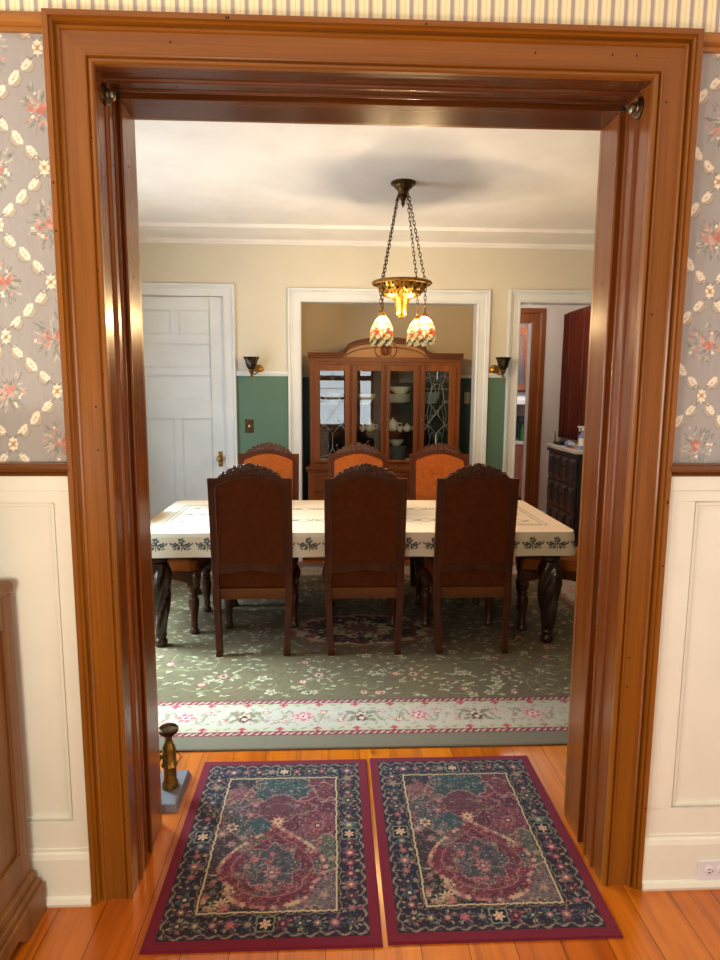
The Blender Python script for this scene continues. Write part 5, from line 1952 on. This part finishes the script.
# ======================================== brass fitting on its stone slab
t = thing('brass_fitting', 'antique brass nozzle fitting standing on a grey slab by the doorway jamb', 'brass ornament', (-0.68, 2.53, 0))
MB().frustum((-0.085, 0.062, -0.135, 0.125, 0), (-0.078, 0.050, -0.120, 0.115, 0.030)).build('slab', M['stone'], t, bevel=0.004)
MB().lathe([(0.034, 0.0305), (0.034, 0.046), (0.028, 0.060), (0.027, 0.115), (0.031, 0.120), (0.034, 0.128), (0.031, 0.136), (0.028, 0.140), (0.028, 0.200), (0.025, 0.212), (0.018, 0.224), (0.015, 0.24), (0.016, 0.25), (0.022, 0.262)], n=28).build('barrel', M['brass'], t)
MB().lathe([(0.014, 0.258), (0.034, 0.268), (0.041, 0.278), (0.041, 0.290), (0.035, 0.294), (0.030, 0.284), (0.012, 0.282)], n=28).build('cap', M['bronze'], t)
MB().tube([(-0.022, 0, 0.165), (-0.040, -0.004, 0.165)], [0.012, 0.010], 12).ball((-0.046, -0.005, 0.160), (0.016, 0.016, 0.020), 12, 8).build('side_outlet', M['brass'], t)
MB().tube([(0.022, 0.01, 0.19), (0.045, 0.02, 0.15), (0.028, 0.01, 0.125)], 0.0022, 6).build('wire_loop', M['bronze'], t)

# ========================================== wooden cabinet at the left edge
t = thing('storage_cabinet', 'brown wooden cabinet on a stepped plinth against the cream wainscot', 'cabinet', (-1.42, 1.57, 0))
bx0, bx1, by0, by1 = -0.42, 0.458, -0.42, 0.335
MB().box(bx0, bx1 - .012, by0, by1, 0.155, 1.085).build('body', M['deskwood'], t, bevel=0.003)
s_ = MB()
xx0, xx1 = bx1 - .012, bx1
s_.box(xx0, xx1, by0, by0 + .09, 0.155, 1.075).box(xx0, xx1, by1 - .055, by1, 0.155, 1.075).box(xx0, xx1, by0 + .09, by1 - .055, 0.98, 1.075).box(xx0, xx1, by0 + .09, by1 - .055, 0.155, 0.255)
s_.build('side_frame', M['deskwood'], t, bevel=0.003)
MB().box(bx0 - .01, bx1 + .008, by0 - .02, by1 + .008, 1.075, 1.112).build('top', M['deskwood'], t, bevel=0.014, seg=4)
MB().box(bx0, bx1 - .05, by0, by1 - .01, 1.112, 1.65).build('upper_case', M['deskwood'], t, bevel=0.004)
p = MB()
foot = [(by0 - .03, 0.0), (by0 + .08, 0.0), (by0 + .11, 0.05), (by1 - .16, 0.05), (by1 - .13, 0.022), (by1 - .11, 0.0), (by1 + .02, 0.0), (by1 + .02, 0.105), (by0 - .03, 0.105)]
p.prism(foot, bx1 - .02, bx1 + .034, 'yz')
p.box(bx0, bx1 - .01, by0 - .03, by0 + .01, 0.05, 0.107).box(bx0 - .03, bx1 - .01, by1 - .01, by1 + .02, 0.0, 0.107)
p.box(bx0, bx1 + .024, by0 - .022, by1 + .012, 0.103, 0.127).box(bx0, bx1 + .012, by0 - .012, by1 + .006, 0.126, 0.158)
p.build('plinth', M['deskwood'], t, bevel=0.006)
for k in range(2):
    d = MB().box(bx0 + .03 + k * .40, bx0 + .41 + k * .40, by0 - .018, by0, 0.23, 1.05).build('cabinet_door', M['deskwood'], t, bevel=0.003)
    MB().ball((bx0 + (.37 if k == 0 else .47), by0 - .03, 0.68), .014).build('knob', M['brass'], d)

# ================================================================= lights


def area(name, loc, rot, sx, sy, power, col):
    li = bpy.data.lights.new(name, 'AREA')
    li.shape = 'RECTANGLE'
    li.size, li.size_y = sx, sy
    li.energy = power
    li.color = col
    o = bpy.data.objects.new(name, li)
    COL.objects.link(o)
    o.location = loc
    o.rotation_euler = rot
    return o


wl = area('dining_window_skylight', (DL - 0.50, 4.30, 1.85), Vector((0.60, -0.21, -0.74)).to_track_quat('-Z', 'Z').to_euler(), 1.4, 1.4, 92, (0.50, 0.79, 1.0))
wl.data.spread = math.radians(64)
area('dining_window_daylight', (DL - 0.20, 4.15, 1.45), (0, -math.radians(88), 0), 1.8, 1.6, 58, (0.84, 0.93, 1.0))
area('back_window_daylight', (0.5, -3.45, 1.65), (math.radians(90), 0, 0), 1.9, 1.6, 46, (0.9, 0.96, 1.0))
area('right_side_fill', (3.25, 0.3, 1.55), (0, math.radians(90), 0), 1.8, 1.6, 36, (1.0, 0.97, 0.92))  # added light at the made-up right window, for the doorway wall
area('left_side_fill', (-3.25, 0.3, 1.55), (0, -math.radians(90), 0), 1.8, 1.6, 115, (1.0, 0.96, 0.90))  # added light at the made-up left window, for the doorway wall


def point(name, loc, e, col, r=0.1):
    li = bpy.data.lights.new(name, 'POINT')
    li.energy = e
    li.color = col
    li.shadow_soft_size = r
    o = bpy.data.objects.new(name, li)
    COL.objects.link(o)
    o.location = loc


point('unseen_side_light', (-0.60, 0.45, 1.35), 54, (1.0, 0.90, 0.71), 0.14)  # unseen warm light without a fixture, added to brighten the cream panelling
point('far_room_fill', (2.1, 7.0, 2.6), 17, (1.0, 0.90, 0.84), 0.1)  # added point light standing in for the far room's dim daylight
point('kitchen_fill', (2.5, 9.0, 2.6), 45, (1.0, 0.94, 0.9), 0.1)  # added point light without a fixture, brightens the kitchen

w = bpy.data.worlds.new('daylight')
scn.world = w
w.use_nodes = True
bg = w.node_tree.nodes['Background']
bg.inputs['Color'].default_value = (0.75, 0.86, 1.0, 1)
bg.inputs['Strength'].default_value = 1.2

# ================================================================= camera
cam = bpy.data.cameras.new('camera')
co = bpy.data.objects.new('camera', cam)
COL.objects.link(co)
f_px, pitch, yaw, roll = 643.23, 0.1381, 0.0432, 0.0062
cam.sensor_fit = 'VERTICAL'
cam.sensor_height = 24.0
cam.lens = f_px / 960.0 * 24.0
cam.clip_start = 0.05
R = Matrix.Rotation(-yaw, 4, 'Z') @ Matrix.Rotation(PI / 2 - pitch, 4, 'X') @ Matrix.Rotation(roll, 4, 'Z')
co.matrix_world = Matrix.Translation((0, 0, 1.68)) @ R
scn.camera = co

vs = scn.view_settings
vs.view_transform = 'Standard'
vs.look = 'None'
vs.gamma = 1
vs.use_curve_mapping = False
vs.exposure = 0.0
scn.cycles.use_denoising = True
scn.cycles.max_bounces = 8
scn.cycles.diffuse_bounces = 4
scn.cycles.transparent_max_bounces = 12
scn.cycles.sample_clamp_indirect = 6
